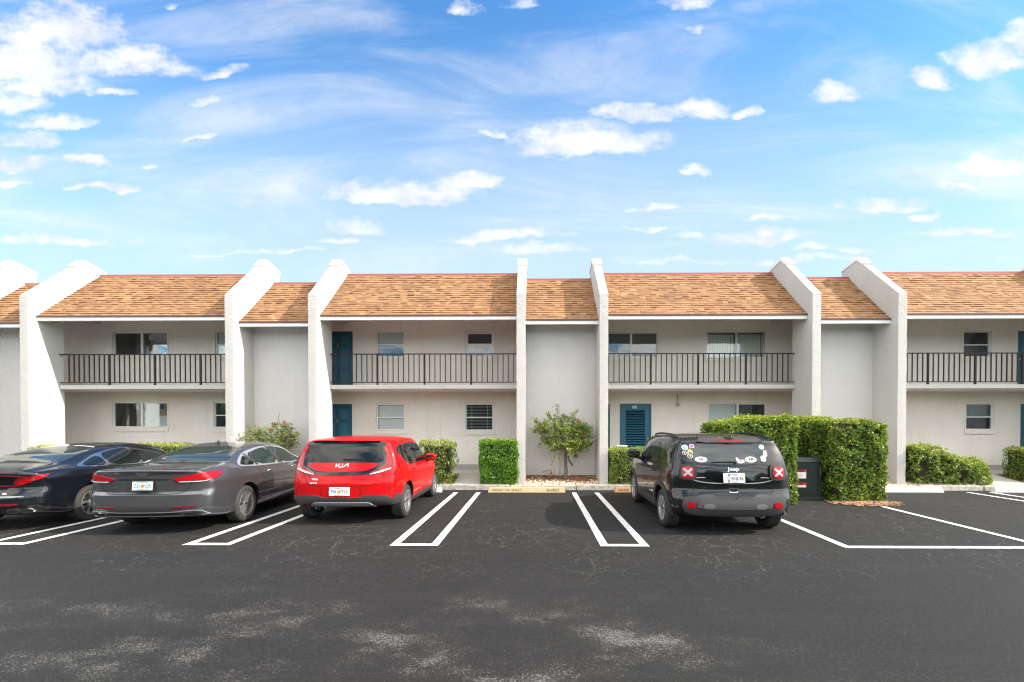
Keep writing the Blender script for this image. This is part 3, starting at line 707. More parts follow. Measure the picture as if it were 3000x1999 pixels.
def curve(pts):
    xs = [p[0] for p in pts]; ys = [p[1] for p in pts]; n = len(xs)
    if n == 1: return lambda t: ys[0]
    dl = [(ys[i + 1] - ys[i]) / (xs[i + 1] - xs[i]) for i in range(n - 1)]
    ms = [dl[0]] + [0 if dl[i - 1] * dl[i] <= 0 else 2 / (1 / dl[i - 1] + 1 / dl[i]) for i in range(1, n - 1)] + [dl[-1]]
    def f(t):
        if t <= xs[0]: return ys[0]
        if t >= xs[-1]: return ys[-1]
        i = max(k for k in range(n - 1) if xs[k] <= t); h = xs[i + 1] - xs[i]; s = (t - xs[i]) / h
        return ys[i] * (1 + 2 * s) * (1 - s) ** 2 + ms[i] * h * s * (1 - s) ** 2 + ys[i + 1] * s * s * (3 - 2 * s) + ms[i + 1] * h * s * s * (s - 1)
    return f
def catmull(P, sub):
    out_ = []; n = len(P)
    for i in range(n - 1):
        p0 = P[max(i - 1, 0)]; p1 = P[i]; p2 = P[i + 1]; p3 = P[min(i + 2, n - 1)]
        d1 = (Vector(p2) - Vector(p1)).length; 
        t1 = (Vector(p2) - Vector(p0)); t2 = (Vector(p3) - Vector(p1))
        l0 = (Vector(p1) - Vector(p0)).length or d1; l2 = (Vector(p3) - Vector(p2)).length or d1
        m1 = t1 * (d1 / (d1 + l0)) if i else Vector(p2) - Vector(p1)
        m2 = t2 * (d1 / (d1 + l2)) if i < n - 2 else Vector(p2) - Vector(p1)
        for k in range(sub):
            s = k / sub
            out_.append(Vector(p1) * ((1 + 2 * s) * (1 - s) ** 2) + m1 * (s * (1 - s) ** 2) + Vector(p2) * (s * s * (3 - 2 * s)) + m2 * (s * s * (s - 1)))
    out_.append(Vector(P[-1])); return out_

class Car:
    def __init__(s, root, sp):
        s.root = root; s.sp = sp; s.L = sp['L']
        s.c = {k: curve(v) for k, v in sp['c'].items()}
        s.make()
    def ring(s, y):
        c = s.c; zb = c['zb'](y); x1 = c['x1'](y); x3 = c['x3'](y); x4 = c['x4'](y); z4 = c['z4'](y); x6 = c['x6'](y); z6 = c['z6'](y); zt = c['zt'](y)
        x6 = min(x6, x4 - .01); z6 = max(z6, z4 + .012); zt = max(zt, z6 + .012)
        zc = z4 - s.sp.get('crease', .13)
        P = [(0, zb), (x1 * .6, zb), (x1 - .04, zb + .01), (x1, zb + .07), (x3 - .005, zb + (zc - zb) * .45), (x3, zc - .02), (x3 - .012, zc + .03), (x4, z4),
             (x4 + (x6 - x4) * .45 + s.sp.get('tumble', .02), z4 + (z6 - z4) * .5), (x6, z6), (x6 * .86, z6 + (zt - z6) * .55), (x6 * .5, z6 + (zt - z6) * .9), (0, zt)]
        Q = catmull(P, 5)
        e = .055; L = s.L
        t = min(y, L - y)
        if t < e:
            ins = e * (1 - math.sqrt(max(0, 1 - (1 - t / e) ** 2)))
            zm = (zb + zt) / 2; hh = (zt - zb) / 2
            Q = [Vector((q.x * (1 - ins / max(x3, .3)), zm + (q.y - zm) * (1 - ins / hh))) for q in Q]
        return Q
    def deform(s, x, y, z):
        sp = s.sp; Yb = sp.get('Yb', .9); W = sp['W']
        wr = max(0, 1 - y / Yb); wf = max(0, 1 - (s.L - y) / 1.0)
        k = abs(x / W)
        y2 = y + (s.c['R'](z) + sp.get('bow', .12) * k ** 2.6 + sp.get('corner', .10) * k ** 9) * wr
        y2 -= (s.c['Fr'](z) + .34 * k ** 2.6) * wf
        return (x, y2, z)
    def make(s):
        L = s.L; ys = [0, .004, .012, .025, .04, .055]; y = .055
        while y < L - .06: y += .075; ys.append(min(y, L - .055))
        ys = ys[:-1] + [L - .055, L - .04, L - .025, L - .012, L - .004, L]; ys = sorted(set(round(q, 4) for q in ys))
        rings = [s.ring(y) for y in ys]; M = len(rings[0]); N = 2 * M - 2
        vs = []; fs = []
        idx = []
        for y, r in zip(ys, rings):
            row = [None] * N
            for n in range(M): row[n] = len(vs); vs.append((r[n].x, y, r[n].y))
            for n in range(1, M - 1): row[N - n] = len(vs); vs.append((-r[n].x, y, r[n].y))
            idx.append(row)
        for a, b_ in zip(idx, idx[1:]):
            for n in range(N): fs.append((a[n], b_[n], b_[(n + 1) % N], a[(n + 1) % N]))
        K = 16
        for (y, r, row) in ((ys[0], rings[0], idx[0]), (ys[-1], rings[-1], idx[-1])):
            g = []
            for n in range(M):
                if n in (0, M - 1): g.append([row[n]] * (K + 1)); continue
                line = [row[n]]
                for k in range(1, K): line.append(len(vs)); vs.append((r[n].x * (1 - 2 * k / K), y, r[n].y))
                line.append(row[N - n]); g.append(line)
            for n in range(M - 1):
                for k in range(K):
                    q = [g[n][k], g[n + 1][k], g[n + 1][k + 1], g[n][k + 1]]; q = list(dict.fromkeys(q))
                    if len(q) > 2: fs.append(tuple(q) if row is idx[0] else tuple(reversed(q)))
        vs = [s.deform(*v) for v in vs]
        s.bvh = BVHTree.FromPolygons([Vector(v) for v in vs], fs, epsilon=1e-6)
        b = MB(); b.v = vs; b.f = fs; b.mi = [0] * len(fs)
        o = b.build('body', [s.sp['paint'], M_plastd], s.root, smooth=True, angle=60)
        # wheel arches
        cut = MB()
        for wy in s.sp['wy']:
            for sx in (-1, 1):
                r = s.sp['wr'] + s.sp.get('gap', .055); n = 40; xo = sx * (s.sp['W'] + .3); xi = sx * (s.sp['W'] - .34)
                ring0 = [(xo, wy + r * math.cos(i * 2 * math.pi / n), s.sp['wr'] + .01 + r * math.sin(i * 2 * math.pi / n)) for i in range(n)]
                ring1 = [(xi, p[1], p[2]) for p in ring0]
                cut.add(ring0 + ring1, [tuple(range(n)), tuple(range(n, 2 * n))] + [(i, (i + 1) % n, n + (i + 1) % n, n + i) for i in range(n)], 1)
        co = cut.build('cutter', [M_plastd, M_plastd], s.root)
        md = o.modifiers.new('b', 'BOOLEAN'); md.object = co; md.operation = 'DIFFERENCE'; md.solver = 'EXACT'
        me = bpy.data.meshes.new_from_object(o.evaluated_get(bpy.context.evaluated_depsgraph_get()))
        o.modifiers.clear(); old = o.data; o.data = me; bpy.data.meshes.remove(old); me.name = 'body'
        bpy.data.objects.remove(co)
        me.shade_smooth(); me.set_sharp_from_angle(angle=R(38)); s.body = o
    def cast(s, ax, a, b_):
        if ax == 'rear': o, d = Vector((a, -3, b_)), Vector((0, 1, 0))
        elif ax == 'front': o, d = Vector((a, s.L + 3, b_)), Vector((0, -1, 0))
        elif ax == 'right': o, d = Vector((3, a, b_)), Vector((-1, 0, 0))
        elif ax == 'left': o, d = Vector((-3, a, b_)), Vector((1, 0, 0))
        else: o, d = Vector((a, b_, 4)), Vector((0, 0, -1))
        h = s.bvh.ray_cast(o, d)
        if h[0] is None: return None, None
        n = h[1]
        if n.dot(d) > 0: n = -n
        return h[0], n
    def patch(s, name, ax, pts, m, off=.004, parent=None, step=.06, rnd=2, mirror=False, closed=True, gloss=True):
        """conformal panel: a 2-D outline in the side / rear / top view laid on the body with real thickness"""
        if mirror:
            s.patch(name, ax, pts, m, off, parent, step, rnd)
            if ax in ('rear', 'top', 'front'): return s.patch(name, ax, [(-a, b_) for a, b_ in pts], m, off, parent, step, rnd)
            return s.patch(name, 'left' if ax == 'right' else 'right', pts, m, off, parent, step, rnd)
        P = [Vector(p) for p in pts]
        for _ in range(rnd):
            Q = []
            for i in range(len(P)):
                a, c = P[i], P[(i + 1) % len(P)]; Q += [a * .8 + c * .2, a * .2 + c * .8]
            P = Q
        Q = []
        for i in range(len(P)):
            a, c = P[i], P[(i + 1) % len(P)]; n = max(1, int((c - a).length / step))
            Q += [a + (c - a) * k / n for k in range(n)]
        P = Q; nb = len(P)
        x0, x1 = min(p.x for p in P), max(p.x for p in P); y0, y1 = min(p.y for p in P), max(p.y for p in P)
        ins = []
        st = step * .8; x = x0 + st / 2
        while x < x1:
            y = y0 + st / 2
            while y < y1:
                q = Vector((x, y))
                if min((q - p).length for p in P) > st * .4: ins.append(q)
                y += st
            x += st
        res = delaunay_2d_cdt(P + ins, [(i, (i + 1) % nb) for i in range(nb)], [list(range(nb))], 1, 1e-5)
        V2, E2, F2_ = res[0], res[1], res[2]
        vs = []; ok = {}
        top = []; bot = []
        for i, p in enumerate(V2):
            h, n = s.cast(ax, p.x, p.y)
            if h is None: continue
            ok[i] = len(top); top.append((h, n))
        cnt = {}
        fs = []
        for f in F2_:
            if all(i in ok for i in f):
                g = [ok[i] for i in f]; fs.append(g)
                for a, c in zip(g, g[1:] + g[:1]): cnt[frozenset((a, c))] = cnt.get(frozenset((a, c)), 0) + 1
        if not fs: return None
        # smoothed normals for the offset
        verts = [tuple(h + n * off) for h, n in top]; nt = len(verts)
        be = [tuple(e) for e, c in cnt.items() if c == 1]; bi = {}
        for e in be:
            for i in e:
                if i not in bi: bi[i] = len(verts); h, n = top[i]; verts.append(tuple(h - n * .012))
        allf = [tuple(f) for f in fs] + [(e[0], e[1], bi[e[1]], bi[e[0]]) for e in be]
        b = MB(); b.v = verts; b.f = allf; b.mi = [0] * len(allf)
        me = bpy.data.meshes.new(name); me.from_pydata(verts, [], allf); me.materials.append(m)
        o = bpy.data.objects.new(name, me); col.objects.link(o); o.parent = parent or s.root
        bm = bmesh.new(); bm.from_mesh(me); bmesh.ops.recalc_face_normals(bm, faces=bm.faces)
        # orient outwards
        f0 = bm.faces[:]; ctr = sum((q for q, _ in top), Vector()) / len(top); nn = sum((n for _, n in top), Vector())
        tot = sum((f.normal.dot(nn) * f.calc_area() for f in f0[:]), 0.0)
        if tot < 0: bmesh.ops.reverse_faces(bm, faces=bm.faces)
        bm.to_mesh(me); bm.free(); me.shade_smooth(); me.set_sharp_from_angle(angle=R(45)); return o
    def seam(s, ax, pts, wd=.010, parent=None, m=None, off=.0015, name='panel_gap', mirror=False, sm=2):
        P = [Vector(p) for p in pts]
        for _ in range(sm):
            Q = [P[0]]
            for a, c in zip(P, P[1:]): Q += [a * .75 + c * .25, a * .25 + c * .75]
            P = Q + [P[-1]]
        Q = []
        for a, c in zip(P, P[1:]):
            n = max(1, int((c - a).length / .05)); Q += [a + (c - a) * k / n for k in range(n)]
        P = Q + [P[-1]]
        b = MB(); L = []; Rr = []
        for i, p in enumerate(P):
            d = (P[min(i + 1, len(P) - 1)] - P[max(i - 1, 0)])
            if d.length < 1e-7: continue
            d.normalize(); nr = Vector((-d.y, d.x)) * wd / 2
            h1, n1_ = s.cast(ax, *(p + nr)); h2, n2_ = s.cast(ax, *(p - nr))
            if h1 is None or h2 is None: continue
            L.append(h1 + n1_ * off); Rr.append(h2 + n2_ * off)
        n = len(L)
        if n > 1:
            b.add(L + Rr, [(i, i + 1, n + i + 1, n + i) for i in range(n - 1)]); o = b.build(name, m or M_seam, parent or s.body, smooth=True)
        if mirror:
            if ax in ('rear', 'top'): s.seam(ax, [(-a, c) for a, c in pts], wd, parent, m, off, name, False, sm)
            else: s.seam('left' if ax == 'right' else 'right', pts, wd, parent, m, off, name, False, sm)
    def text(s, name, tx, xc, zc, size, m, parent=None, bold=.0, sx=1.15, off=.004, shear=0, spacing=1.0, ax='rear'):
        vs, fs = text_geo(tx, size, .001, bold, sx, shear=shear, spacing=spacing); out_ = []
        for q in vs:
            h, n = s.cast(ax, xc + q.x, zc + q.y)
            if h is None: return
            out_.append(h + n * (off + (.004 if q.z > 0 else 0)))
        b = MB(); b.add(out_, fs); return b.build(name, m, parent or s.root)
    def wheels(s, style):
        sp = s.sp; r = sp['wr']; wd = .25; rr = sp['rim']
        prof = [(-wd/2+.02, rr), (-wd/2, rr + .02), (-wd/2 - .003, (r + rr)/2), (-wd/2 + .008, r - .03), (-wd/2 + .03, r - .006), (-wd/2+.05, r)]
        tread = []
        for k in range(4):
            a = -wd/2 + .05 + (wd - .10) * k / 4; c_ = -wd/2 + .05 + (wd - .10) * (k + 1) / 4
            tread += [(a + .004, r), (c_ - .004, r), (c_ - .003, r - .008), (c_ + .003, r - .008)]
        prof = prof + tread[:-2] + [(-p[0], p[1]) for p in reversed(prof)]
        n = 48
        b = MB(); vs = []
        for i in range(n):
            t = 2 * math.pi * i / n
            for (x, q) in prof: vs.append((x, q * math.cos(t), q * math.sin(t)))
        m = len(prof); b.add(vs, [(i * m + j, ((i + 1) % n) * m + j, ((i + 1) % n) * m + j + 1, i * m + j + 1) for i in range(n) for j in range(m - 1)])
        for i in range(64):     # shoulder blocks of the tread
            t = 2 * math.pi * i / 64
            for sx in (-1, 1):
                ca, sa = math.cos(t), math.sin(t); d = .012
                b.add([(sx * (wd/2 - .055), (r - .002) * ca - d * sa, (r - .002) * sa + d * ca), (sx * (wd/2 - .014), (r - .022) * ca - d * sa, (r - .022) * sa + d * ca),
                       (sx * (wd/2 - .010), (r - .016) * ca, (r - .016) * sa), (sx * (wd/2 - .055), (r + .004) * ca, (r + .004) * sa)], [(0, 1, 2, 3)])
        tyre = b.build('wheel', M_tyre, s.root, smooth=True, angle=35)
        # rim, its face towards +x
        b = MB(); xf = wd / 2
        rp = [(xf - .012, rr + .004), (xf - .004, rr), (xf - .012, rr - .018), (xf - .09, rr - .035), (-xf + .02, rr - .03)]; vs = []
        for i in range(n):
            t = 2 * math.pi * i / n
            for (x, q) in rp: vs.append((x, q * math.cos(t), q * math.sin(t)))
        m = len(rp); b.add(vs, [(i * m + j, ((i + 1) % n) * m + j, ((i + 1) % n) * m + j + 1, i * m + j + 1) for i in range(n) for j in range(m - 1)])
        def spoke(a0, a1, w0, w1, mi=0, x_hub=-.035):
            r0 = .05; r1 = rr - .008; vs = []
            for (q, a, w_, x) in ((r0, a0, w0, xf + x_hub), ((r0 + r1) / 2, (a0 + a1) / 2, (w0 + w1) / 2 * .85, xf - .022), (r1, a1, w1, xf - .016)):
                ca, sa = math.cos(a), math.sin(a)
                for sg, dx in ((-1, -.03), (-.6, 0), (.6, 0), (1, -.03)): vs.append((x + dx, q * ca - sg * w_ * sa, q * sa + sg * w_ * ca))
            b.add(vs, [(i * 4 + j, i * 4 + j + 1, i * 4 + 5 + j, i * 4 + 4 + j) for i in range(2) for j in range(3)], mi)
        k5 = 5
        for i in range(k5):
            a = 2 * math.pi * i / k5 + .3
            if style == 'double': spoke(a - .10, a - .13, .014, .020); spoke(a + .10, a + .13, .014, .020)
            elif style == 'multi':
                spoke(a - .12, a - .10, .010, .013); spoke(a + .12, a + .10, .010, .013); spoke(a + .50, a + .56, .010, .011); spoke(a + .76, a + .70, .010, .011)
            elif style == 'vee': spoke(a - .10, a - .26, .016, .018); spoke(a + .10, a + .26, .016, .018); 
            else: spoke(a - .15, a + .16, .016, .022); spoke(a + .12, a + .34, .012, .014); spoke(a - .2, a - .12, .01, .03, 1)
        b.tube((xf - .07, 0, 0), (xf - .028, 0, 0), .062, .05, 20); b.tube((xf - .03, 0, 0), (xf - .02, 0, 0), .028, .026, 16, 1)
        rim = b.build('rim', [M_rim, M_rimd], tyre, smooth=True, angle=30)
        b = MB(); b.tube((xf - .13, 0, 0), (xf - .12, 0, 0), rr - .05, rr - .05, 32); disc = b.build('brake_disc', mat('brake_steel', (.12,.115,.11), .5, .6), tyre)
        first = True
        for wy in sp['wy']:
            for sx in (1, -1):
                x = sx * (sp['W'] - sp.get('tuck', .03) - wd / 2)
                if first: tyre.location = (x, wy, r); first = False; continue
                c = tyre.copy(); col.objects.link(c); c.parent = s.root; c.location = (x, wy, r); c.rotation_euler = (0, 0, 0 if sx > 0 else math.pi)
                for ch in (rim, disc):
                    q = ch.copy(); col.objects.link(q); q.parent = c
    def mirrors(s, y, z, x, m, w_=.26, h_=.16, sides=(1, -1)):
        for sx in sides:
            b = MB(); n = 16; vs = []; prof = [(-.07, .55), (-.055, .9), (-.02, 1.0), (.03, .95), (.075, .7), (.10, .3)]
            for (dy, k) in prof:
                for i in range(n):
                    t = 2 * math.pi * i / n; cx_ = math.copysign(abs(math.cos(t)) ** .6, math.cos(t)); cz = math.copysign(abs(math.sin(t)) ** .6, math.sin(t))
                    vs.append((sx * (x + w_ / 2 + cx_ * w_ / 2 * (.6 + .4 * k)), y + dy, z + cz * h_ / 2 * k))
            m_ = n; b.add(vs, [(i * m_ + j, i * m_ + (j + 1) % n, (i + 1) * m_ + (j + 1) % n, (i + 1) * m_ + j) for i in range(5) for j in range(n)] + [tuple(range(n)), tuple(range(5 * n, 6 * n))])
            b.tube((sx * (x + .10), y + .02, z - h_ * .4), (sx * (x - .10), y + .03, z - h_ * .62), .028, .035, 8)
            o = b.build('door_mirror', m, s.root, smooth=True, angle=50)
            g_ = MB(); pts = [(sx * (x + w_ / 2 + math.copysign(abs(math.cos(t)) ** .6, math.cos(t)) * w_ * .37), y - .074, z + math.copysign(abs(math.sin(t)) ** .6, math.sin(t)) * h_ * .25) for t in [2 * math.pi * i / 20 for i in range(20)]]
            g_.add(pts + [(p[0], p[1] + .01, p[2]) for p in pts], [tuple(range(20))] + [(i, (i + 1) % 20, 20 + (i + 1) % 20, 20 + i) for i in range(20)]); g_.build('mirror_glass', M_chrome, o)
    def handles(s, ys, z, m, sides=(1, -1)):
        for sx in sides:
            for y in ys:
                h, n = s.cast('right' if sx > 0 else 'left', y, z)
                if h is None: continue
                b = MB(); pts = [h + n * .008 + Vector((0, -.10, 0)), h + n * .038 + Vector((0, -.06, .004)), h + n * .040 + Vector((0, .05, .006)), h + n * .008 + Vector((0, .10, .004))]
                b.path([tuple(p) for p in pts], .014, .012, 8); b.build('door_handle', m, s.root, smooth=True, angle=50)
    def fin(s, y, m):
        h, n = s.cast('top', 0, y); b = MB()
        b.add([(-.045, y - .02, h.z - .01), (.045, y - .02, h.z - .01), (0, y + .19, h.z - .01), (-.012, y - .05, h.z + .075), (.012, y - .05, h.z + .075), (0, y + .0, h.z + .07)],
              [(0, 2, 5, 3), (1, 4, 5, 2), (0, 3, 4, 1), (3, 5, 4), (0, 1, 2)]); b.build('roof_antenna', m, s.root, bevel=.004)
    def plate(s, x, z, w_, h_, chars, style, tilt=8, yoff=-.012, frame=None):
        h = min(s.cast('rear', x + dx, z + dz)[0].y for dx in (-w_/2, 0, w_/2) for dz in (-h_/2, h_/2)); y = h + yoff
        b = MB(); b.box(-w_/2, w_/2, -.004, .006, -h_/2, h_/2)
        o = b.build('licence_plate', M_plate, s.root, bevel=.003); o.location = (x, y, z); o.rotation_euler.x = R(-tilt)
        def tx(t, xc, zc, size, m, bold=.001, sx=1.0, name='lettering'):
            vs, fs = text_geo(t, size, .0008, bold, sx); b = MB(); b.add([(xc + q.x, -.0055 - q.z, zc + q.y) for q in vs], fs); b.build(name, m, o)
        if style == 'orange':
            tx(chars[0], -w_ * .255, -h_ * .04, h_ * .56, chars[2], sx=.80); tx(chars[1], w_ * .26, -h_ * .04, h_ * .56, chars[2], sx=.80)
            b = MB()
            for (cx, cz, r) in ((-.012, -.006, .026), (.016, .006, .024), (.0, -.028, .016)):
                n = 14; b.add([(cx + r * math.cos(i * 6.283 / n), -.0052, cz + r * math.sin(i * 6.283 / n)) for i in range(n)], [tuple(range(n))])
            b.build('orange_emblem', M_orng, o)
            b = MB(); b.box(-.05, .05, -.005, -.0042, h_ * .26, h_ * .29); b.build('sky_band', M_blu, o)
            tx('MYFLORIDA.COM', -.01, h_ * .38, h_ * .15, chars[2], 0); tx('SUNSHINE STATE', 0, -h_ * .40, h_ * .14, chars[2], 0)
            b = MB(); b.box(w_ * .36, w_ * .46, -.0055, -.0045, h_ * .30, h_ * .45); b.build('year_sticker', M_gold, o)
        else:
            tx('FLORIDA', .0, h_ * .34, h_ * .20, M_navy, .0008, 1.1); tx(chars[0], w_ * .16, -h_ * .08, h_ * .62, M_sten, .0008, .70); tx('U.S. ARMY', .02, -h_ * .42, h_ * .10, M_sten, 0)
            b = MB(); b.box(-w_ * .30, -w_ * .20, -.005, -.0042, -h_ * .46, h_ * .46); b.build('band', mat('plate_brown', (.20,.13,.05), .6), o)
            b = MB(); n = 20; b.add([(-w_ * .25 + .034 * math.cos(i * 6.283 / n), -.0056, .034 * math.sin(i * 6.283 / n)) for i in range(n)], [tuple(range(n))]); b.build('seal', M_silv, o)
            b = MB(); b.box(w_ * .33, w_ * .46, -.0055, -.0045, h_ * .26, h_ * .44); b.build('year_sticker', M_gold, o)
        if frame:
            b = MB(); t = .014; frame_rects(b, -w_/2 - .006, w_/2 + .006, -h_/2 - .012, h_/2 + .012, t, -.010, .006); b.build('plate_frame', frame, o, bevel=.002)

# ---- red hatchback
def rs(cx, k, z0, y0, lean, per=1.0):
    """rear-view pixel -> local (x, z) on a rear face y0 metres away, corrected for its lean"""
    def f(px, py):
        z = z0 - k * py
        for _ in range(3): q = 1 + lean(z) / y0; z = 1.85 - (1.85 - (z0 - k * py)) * q
        return ((px - cx) * k * q, z)
    return f
car = empty('hatchback', (-3.555, 8.06, 0), 'red boxy hatchback with black rear glass parked beside the dark grey sedan', 'car', 'cars parked nose in', R(1.0))
lean = [(.2,.14),(.36,.06),(.5,.0),(.72,.0),(.95,.05),(1.15,.13),(1.35,.21),(1.50,.28),(1.56,.25)]
H = Car(car, dict(L=4.16, W=1.04, wr=.335, rim=.225, wy=(.80, 3.40), paint=M_red, bow=.13, corner=.16, Yb=1.0, crease=.14, c=dict(
    zb=[(0,.36),(.45,.34),(1.2,.24),(3.8,.22),(4.16,.25)], x1=[(0,.90),(.4,.99),(3.6,.99),(4.16,.85)], x3=[(0,.945),(.45,1.02),(.9,1.04),(2,1.04),(3.4,1.035),(4.16,.93)],
    x4=[(0,.965),(.5,.99),(2.9,.99),(3.5,.97),(4.16,.84)], z4=[(0,1.02),(.4,1.10),(1.0,1.04),(3,.99),(3.8,.92),(4.16,.74)],
    x6=[(0,.78),(.5,.83),(2.2,.81),(2.9,.80),(4.16,.62)], z6=[(0,1.50),(.6,1.53),(1.6,1.54),(2.1,1.50),(2.4,1.35),(2.8,1.05),(3.8,.97),(4.16,.78)],
    zt=[(0,1.575),(.5,1.60),(1.3,1.625),(2.0,1.59),(2.35,1.46),(2.8,1.13),(3.8,1.02),(4.16,.82)], R=lean, Fr=[(.3,.05),(.6,0),(.85,.12),(1.0,.2)])))
H.wheels('double')
q = rs(787, .001377, 1.881, 8.1, curve(lean)); C_ = lambda L_: [q(*p) for p in L_]
def sym(L_): return L_ + [(-a, b_) for a, b_ in reversed(L_)]
# right-half outlines mirrored about the centre line
H.patch('tailgate_trim', 'rear', sym(C_([(787,232),(1262,236),(1310,292),(1335,500),(1320,590),(1240,640),(1130,688),(787,694)])), M_gloss, .006)
H.patch('rear_window', 'rear', sym(C_([(787,270),(1215,278),(1262,310),(1310,500),(1295,522),(787,524)])), M_tint, .012)
H.patch('tailgate_panel', 'rear', sym(C_([(787,530),(1215,530),(1245,556),(1190,605),(1080,645),(787,650)])), M_red, .022)
for sx in (1, -1):
    lp = lambda L_: [(sx * a, b_) for a, b_ in C_(L_)]
    l = H.patch('tail_lamp', 'rear', lp([(1280,312),(1315,322),(1385,470),(1418,585),(1400,612),(1310,640),(1135,684),(1160,655),(1290,590),(1338,545),(1325,430)]), M_lampd, .016, rnd=1, step=.03)
    if l:
        H.patch('lamp_band', 'rear', lp([(1290,330),(1306,332),(1368,480),(1385,560),(1350,590),(1235,630),(1350,560),(1355,500)]), M_lamp, .022, parent=l, rnd=1, step=.03)
        H.patch('indicator_lens', 'rear', lp([(1150,680),(1300,632),(1402,600),(1412,612),(1310,655),(1160,688)]), M_lampw, .024, parent=l, rnd=1, step=.03)
H.patch('brake_lamp', 'rear', C_([(700,238),(950,238),(940,256),(710,256)]), M_lampd, .014)
H.seam('rear', sym(C_([(787,842),(1210,838),(1245,800),(1290,700),(1305,660)])), .007)
H.patch('bumper', 'rear', sym(C_([(787,990),(1035,988),(1100,958),(1310,958),(1400,978),(1440,1010),(1445,1085),(1250,1108),(787,1112)])), M_plast, .014, rnd=1)
H.patch('diffuser', 'rear', sym(C_([(787,1046),(1130,1046),(1170,1060),(1240,1106),(787,1110)])), M_silv, .030, rnd=1)
H.seam('rear', C_([(1030,858),(1075,930),(1020,965)]), .012, mirror=True); H.seam('rear', C_([(1340,850),(1400,850),(1412,900),(1425,965)]), .02, mirror=True, m=mat('vent_shadow', (.10,.002,.004), .5))
H.plate(-.02, .632, .375, .158, ('FSK', 'T10', M_navy), 'orange', tilt=6, yoff=-.008)
for L_ in ([(0,0),(.02,1)], [(.04,.30),(.20,.62),(.30,1)], [(.13,.62),(.30,0),(.44,.0)], [(.50,0),(.52,1)], [(.52,.02),(.66,.25),(.86,.90),(.98,1)], [(.98,1),(.96,0)]):
    H.seam('rear', [(-.115 + a * .23, 1.060 + c * .062) for a, c in L_], .017, parent=car, m=M_chrome, off=.027, name='badge', sm=0)
H.text('badge', 'SOUL', -.50, .775, .036, M_chrome, bold=.002, sx=1.7); H.text('dealer_badge', 'Titan', -.49, .85, .045, M_white, bold=.002, sx=1.3, shear=.3)
b = MB(); h, n = H.cast('rear', .02, 1.19); b.path([(.05, h.y - .02, 1.205), (.0, h.y - .035, 1.215), (.36, h.y - .02, 1.21)], .012, .007, 8); b.build('rear_wiper', M_plastd, car, smooth=True)
# sides
SW = [(.42,1.30),(.52,1.16),(.95,1.045),(2.0,1.03),(2.72,1.03),(2.45,1.27),(2.2,1.43),(1.6,1.475),(.9,1.47),(.48,1.44)]
H.patch('window_trim', 'right', SW, M_gloss, .004, mirror=True, rnd=1)
H.patch('side_window', 'right', [(.98,1.10),(1.50,1.065),(1.50,1.445),(.92,1.44)], M_tint, .010, mirror=True, rnd=1)
H.patch('quarter_window', 'right', [(.62,1.17),(.93,1.10),(.88,1.43),(.60,1.42)], M_tint, .010, mirror=True, rnd=1)
H.patch('side_window', 'right', [(1.56,1.06),(2.58,1.06),(2.36,1.28),(2.16,1.41),(1.56,1.44)], M_tint, .010, mirror=True, rnd=1)
H.patch('quarter_panel', 'right', [(.34,1.10),(.37,1.27),(.46,1.30),(.60,1.17),(.84,1.08),(.9,1.0),(.4,1.0)], M_red, .013, mirror=True, rnd=2)
H.patch('windscreen', 'front', sym([(0,1.14),(.74,1.10),(.66,1.45),(0,1.50)]), M_tint, .006)
for pts in ([(.98,1.05),(1.02,.80),(1.18,.62),(1.22,.42),(1.25,.32)], [(1.53,1.04),(1.56,.7),(1.56,.32)], [(2.72,1.0),(2.86,.7),(2.86,.32)]): H.seam('right', pts, .008, mirror=True)
H.patch('sill_cladding', 'right', [(1.12,.22),(3.02,.22),(3.02,.36),(1.16,.36)], M_plast, .012, mirror=True, rnd=1)
H.patch('bumper', 'right', [(.16,.30),(.44,.30),(.44,.48),(.34,.56),(.16,.55)], M_plast, .014, mirror=True, rnd=1)
H.handles((1.35, 2.42), .93, M_red); H.mirrors(2.50, 1.09, .98, M_red, .25, .17); H.fin(.42, M_plastd)

# ---- black sport utility car
car = empty('sport_utility_car', (3.31, 7.36, 0), 'black sport utility car with stickers on its rear glass parked against the tall hedge', 'car', 'cars parked nose in', R(-1.2))
lean = [(.2,.10),(.34,.04),(.5,.0),(.66,.02),(.72,.06),(.95,.08),(1.15,.11),(1.35,.19),(1.55,.27),(1.62,.24)]
J = Car(car, dict(L=4.22, W=1.045, wr=.345, rim=.232, wy=(.76, 3.33), paint=M_blk, bow=.08, corner=.10, Yb=1.0, crease=.12, tumble=.035, gap=.07, c=dict(
    zb=[(0,.33),(.35,.27),(3.8,.25),(4.22,.30)], x1=[(0,.92),(.4,1.0),(3.6,1.0),(4.22,.88)], x3=[(0,1.0),(.35,1.035),(2,1.04),(3.4,1.035),(4.22,.94)],
    x4=[(0,.95),(.5,.985),(2.9,.985),(3.5,.98),(4.22,.86)], z4=[(0,1.13),(1.0,1.12),(2.8,1.08),(3.8,1.03),(4.22,.86)],
    x6=[(0,.80),(.5,.85),(2.2,.84),(2.9,.84),(4.22,.68)], z6=[(0,1.555),(.6,1.605),(1.6,1.63),(2.2,1.59),(2.6,1.42),(3.0,1.14),(3.9,1.06),(4.22,.90)],
    zt=[(0,1.585),(.5,1.65),(1.4,1.69),(2.2,1.67),(2.55,1.54),(3.0,1.22),(3.9,1.12),(4.22,.95)], R=lean, Fr=[(.3,.05),(.6,0),(.95,.05),(1.1,.1)])))
J.wheels('vee')
q = rs(1432, .001442, 1.991, 7.35, curve(lean)); C_ = lambda L_: [q(*p) for p in L_]
J.patch('spoiler', 'rear', sym(C_([(1432,268),(1740,268),(1790,284),(1800,305),(1432,312)])), M_blk, .05, rnd=1)
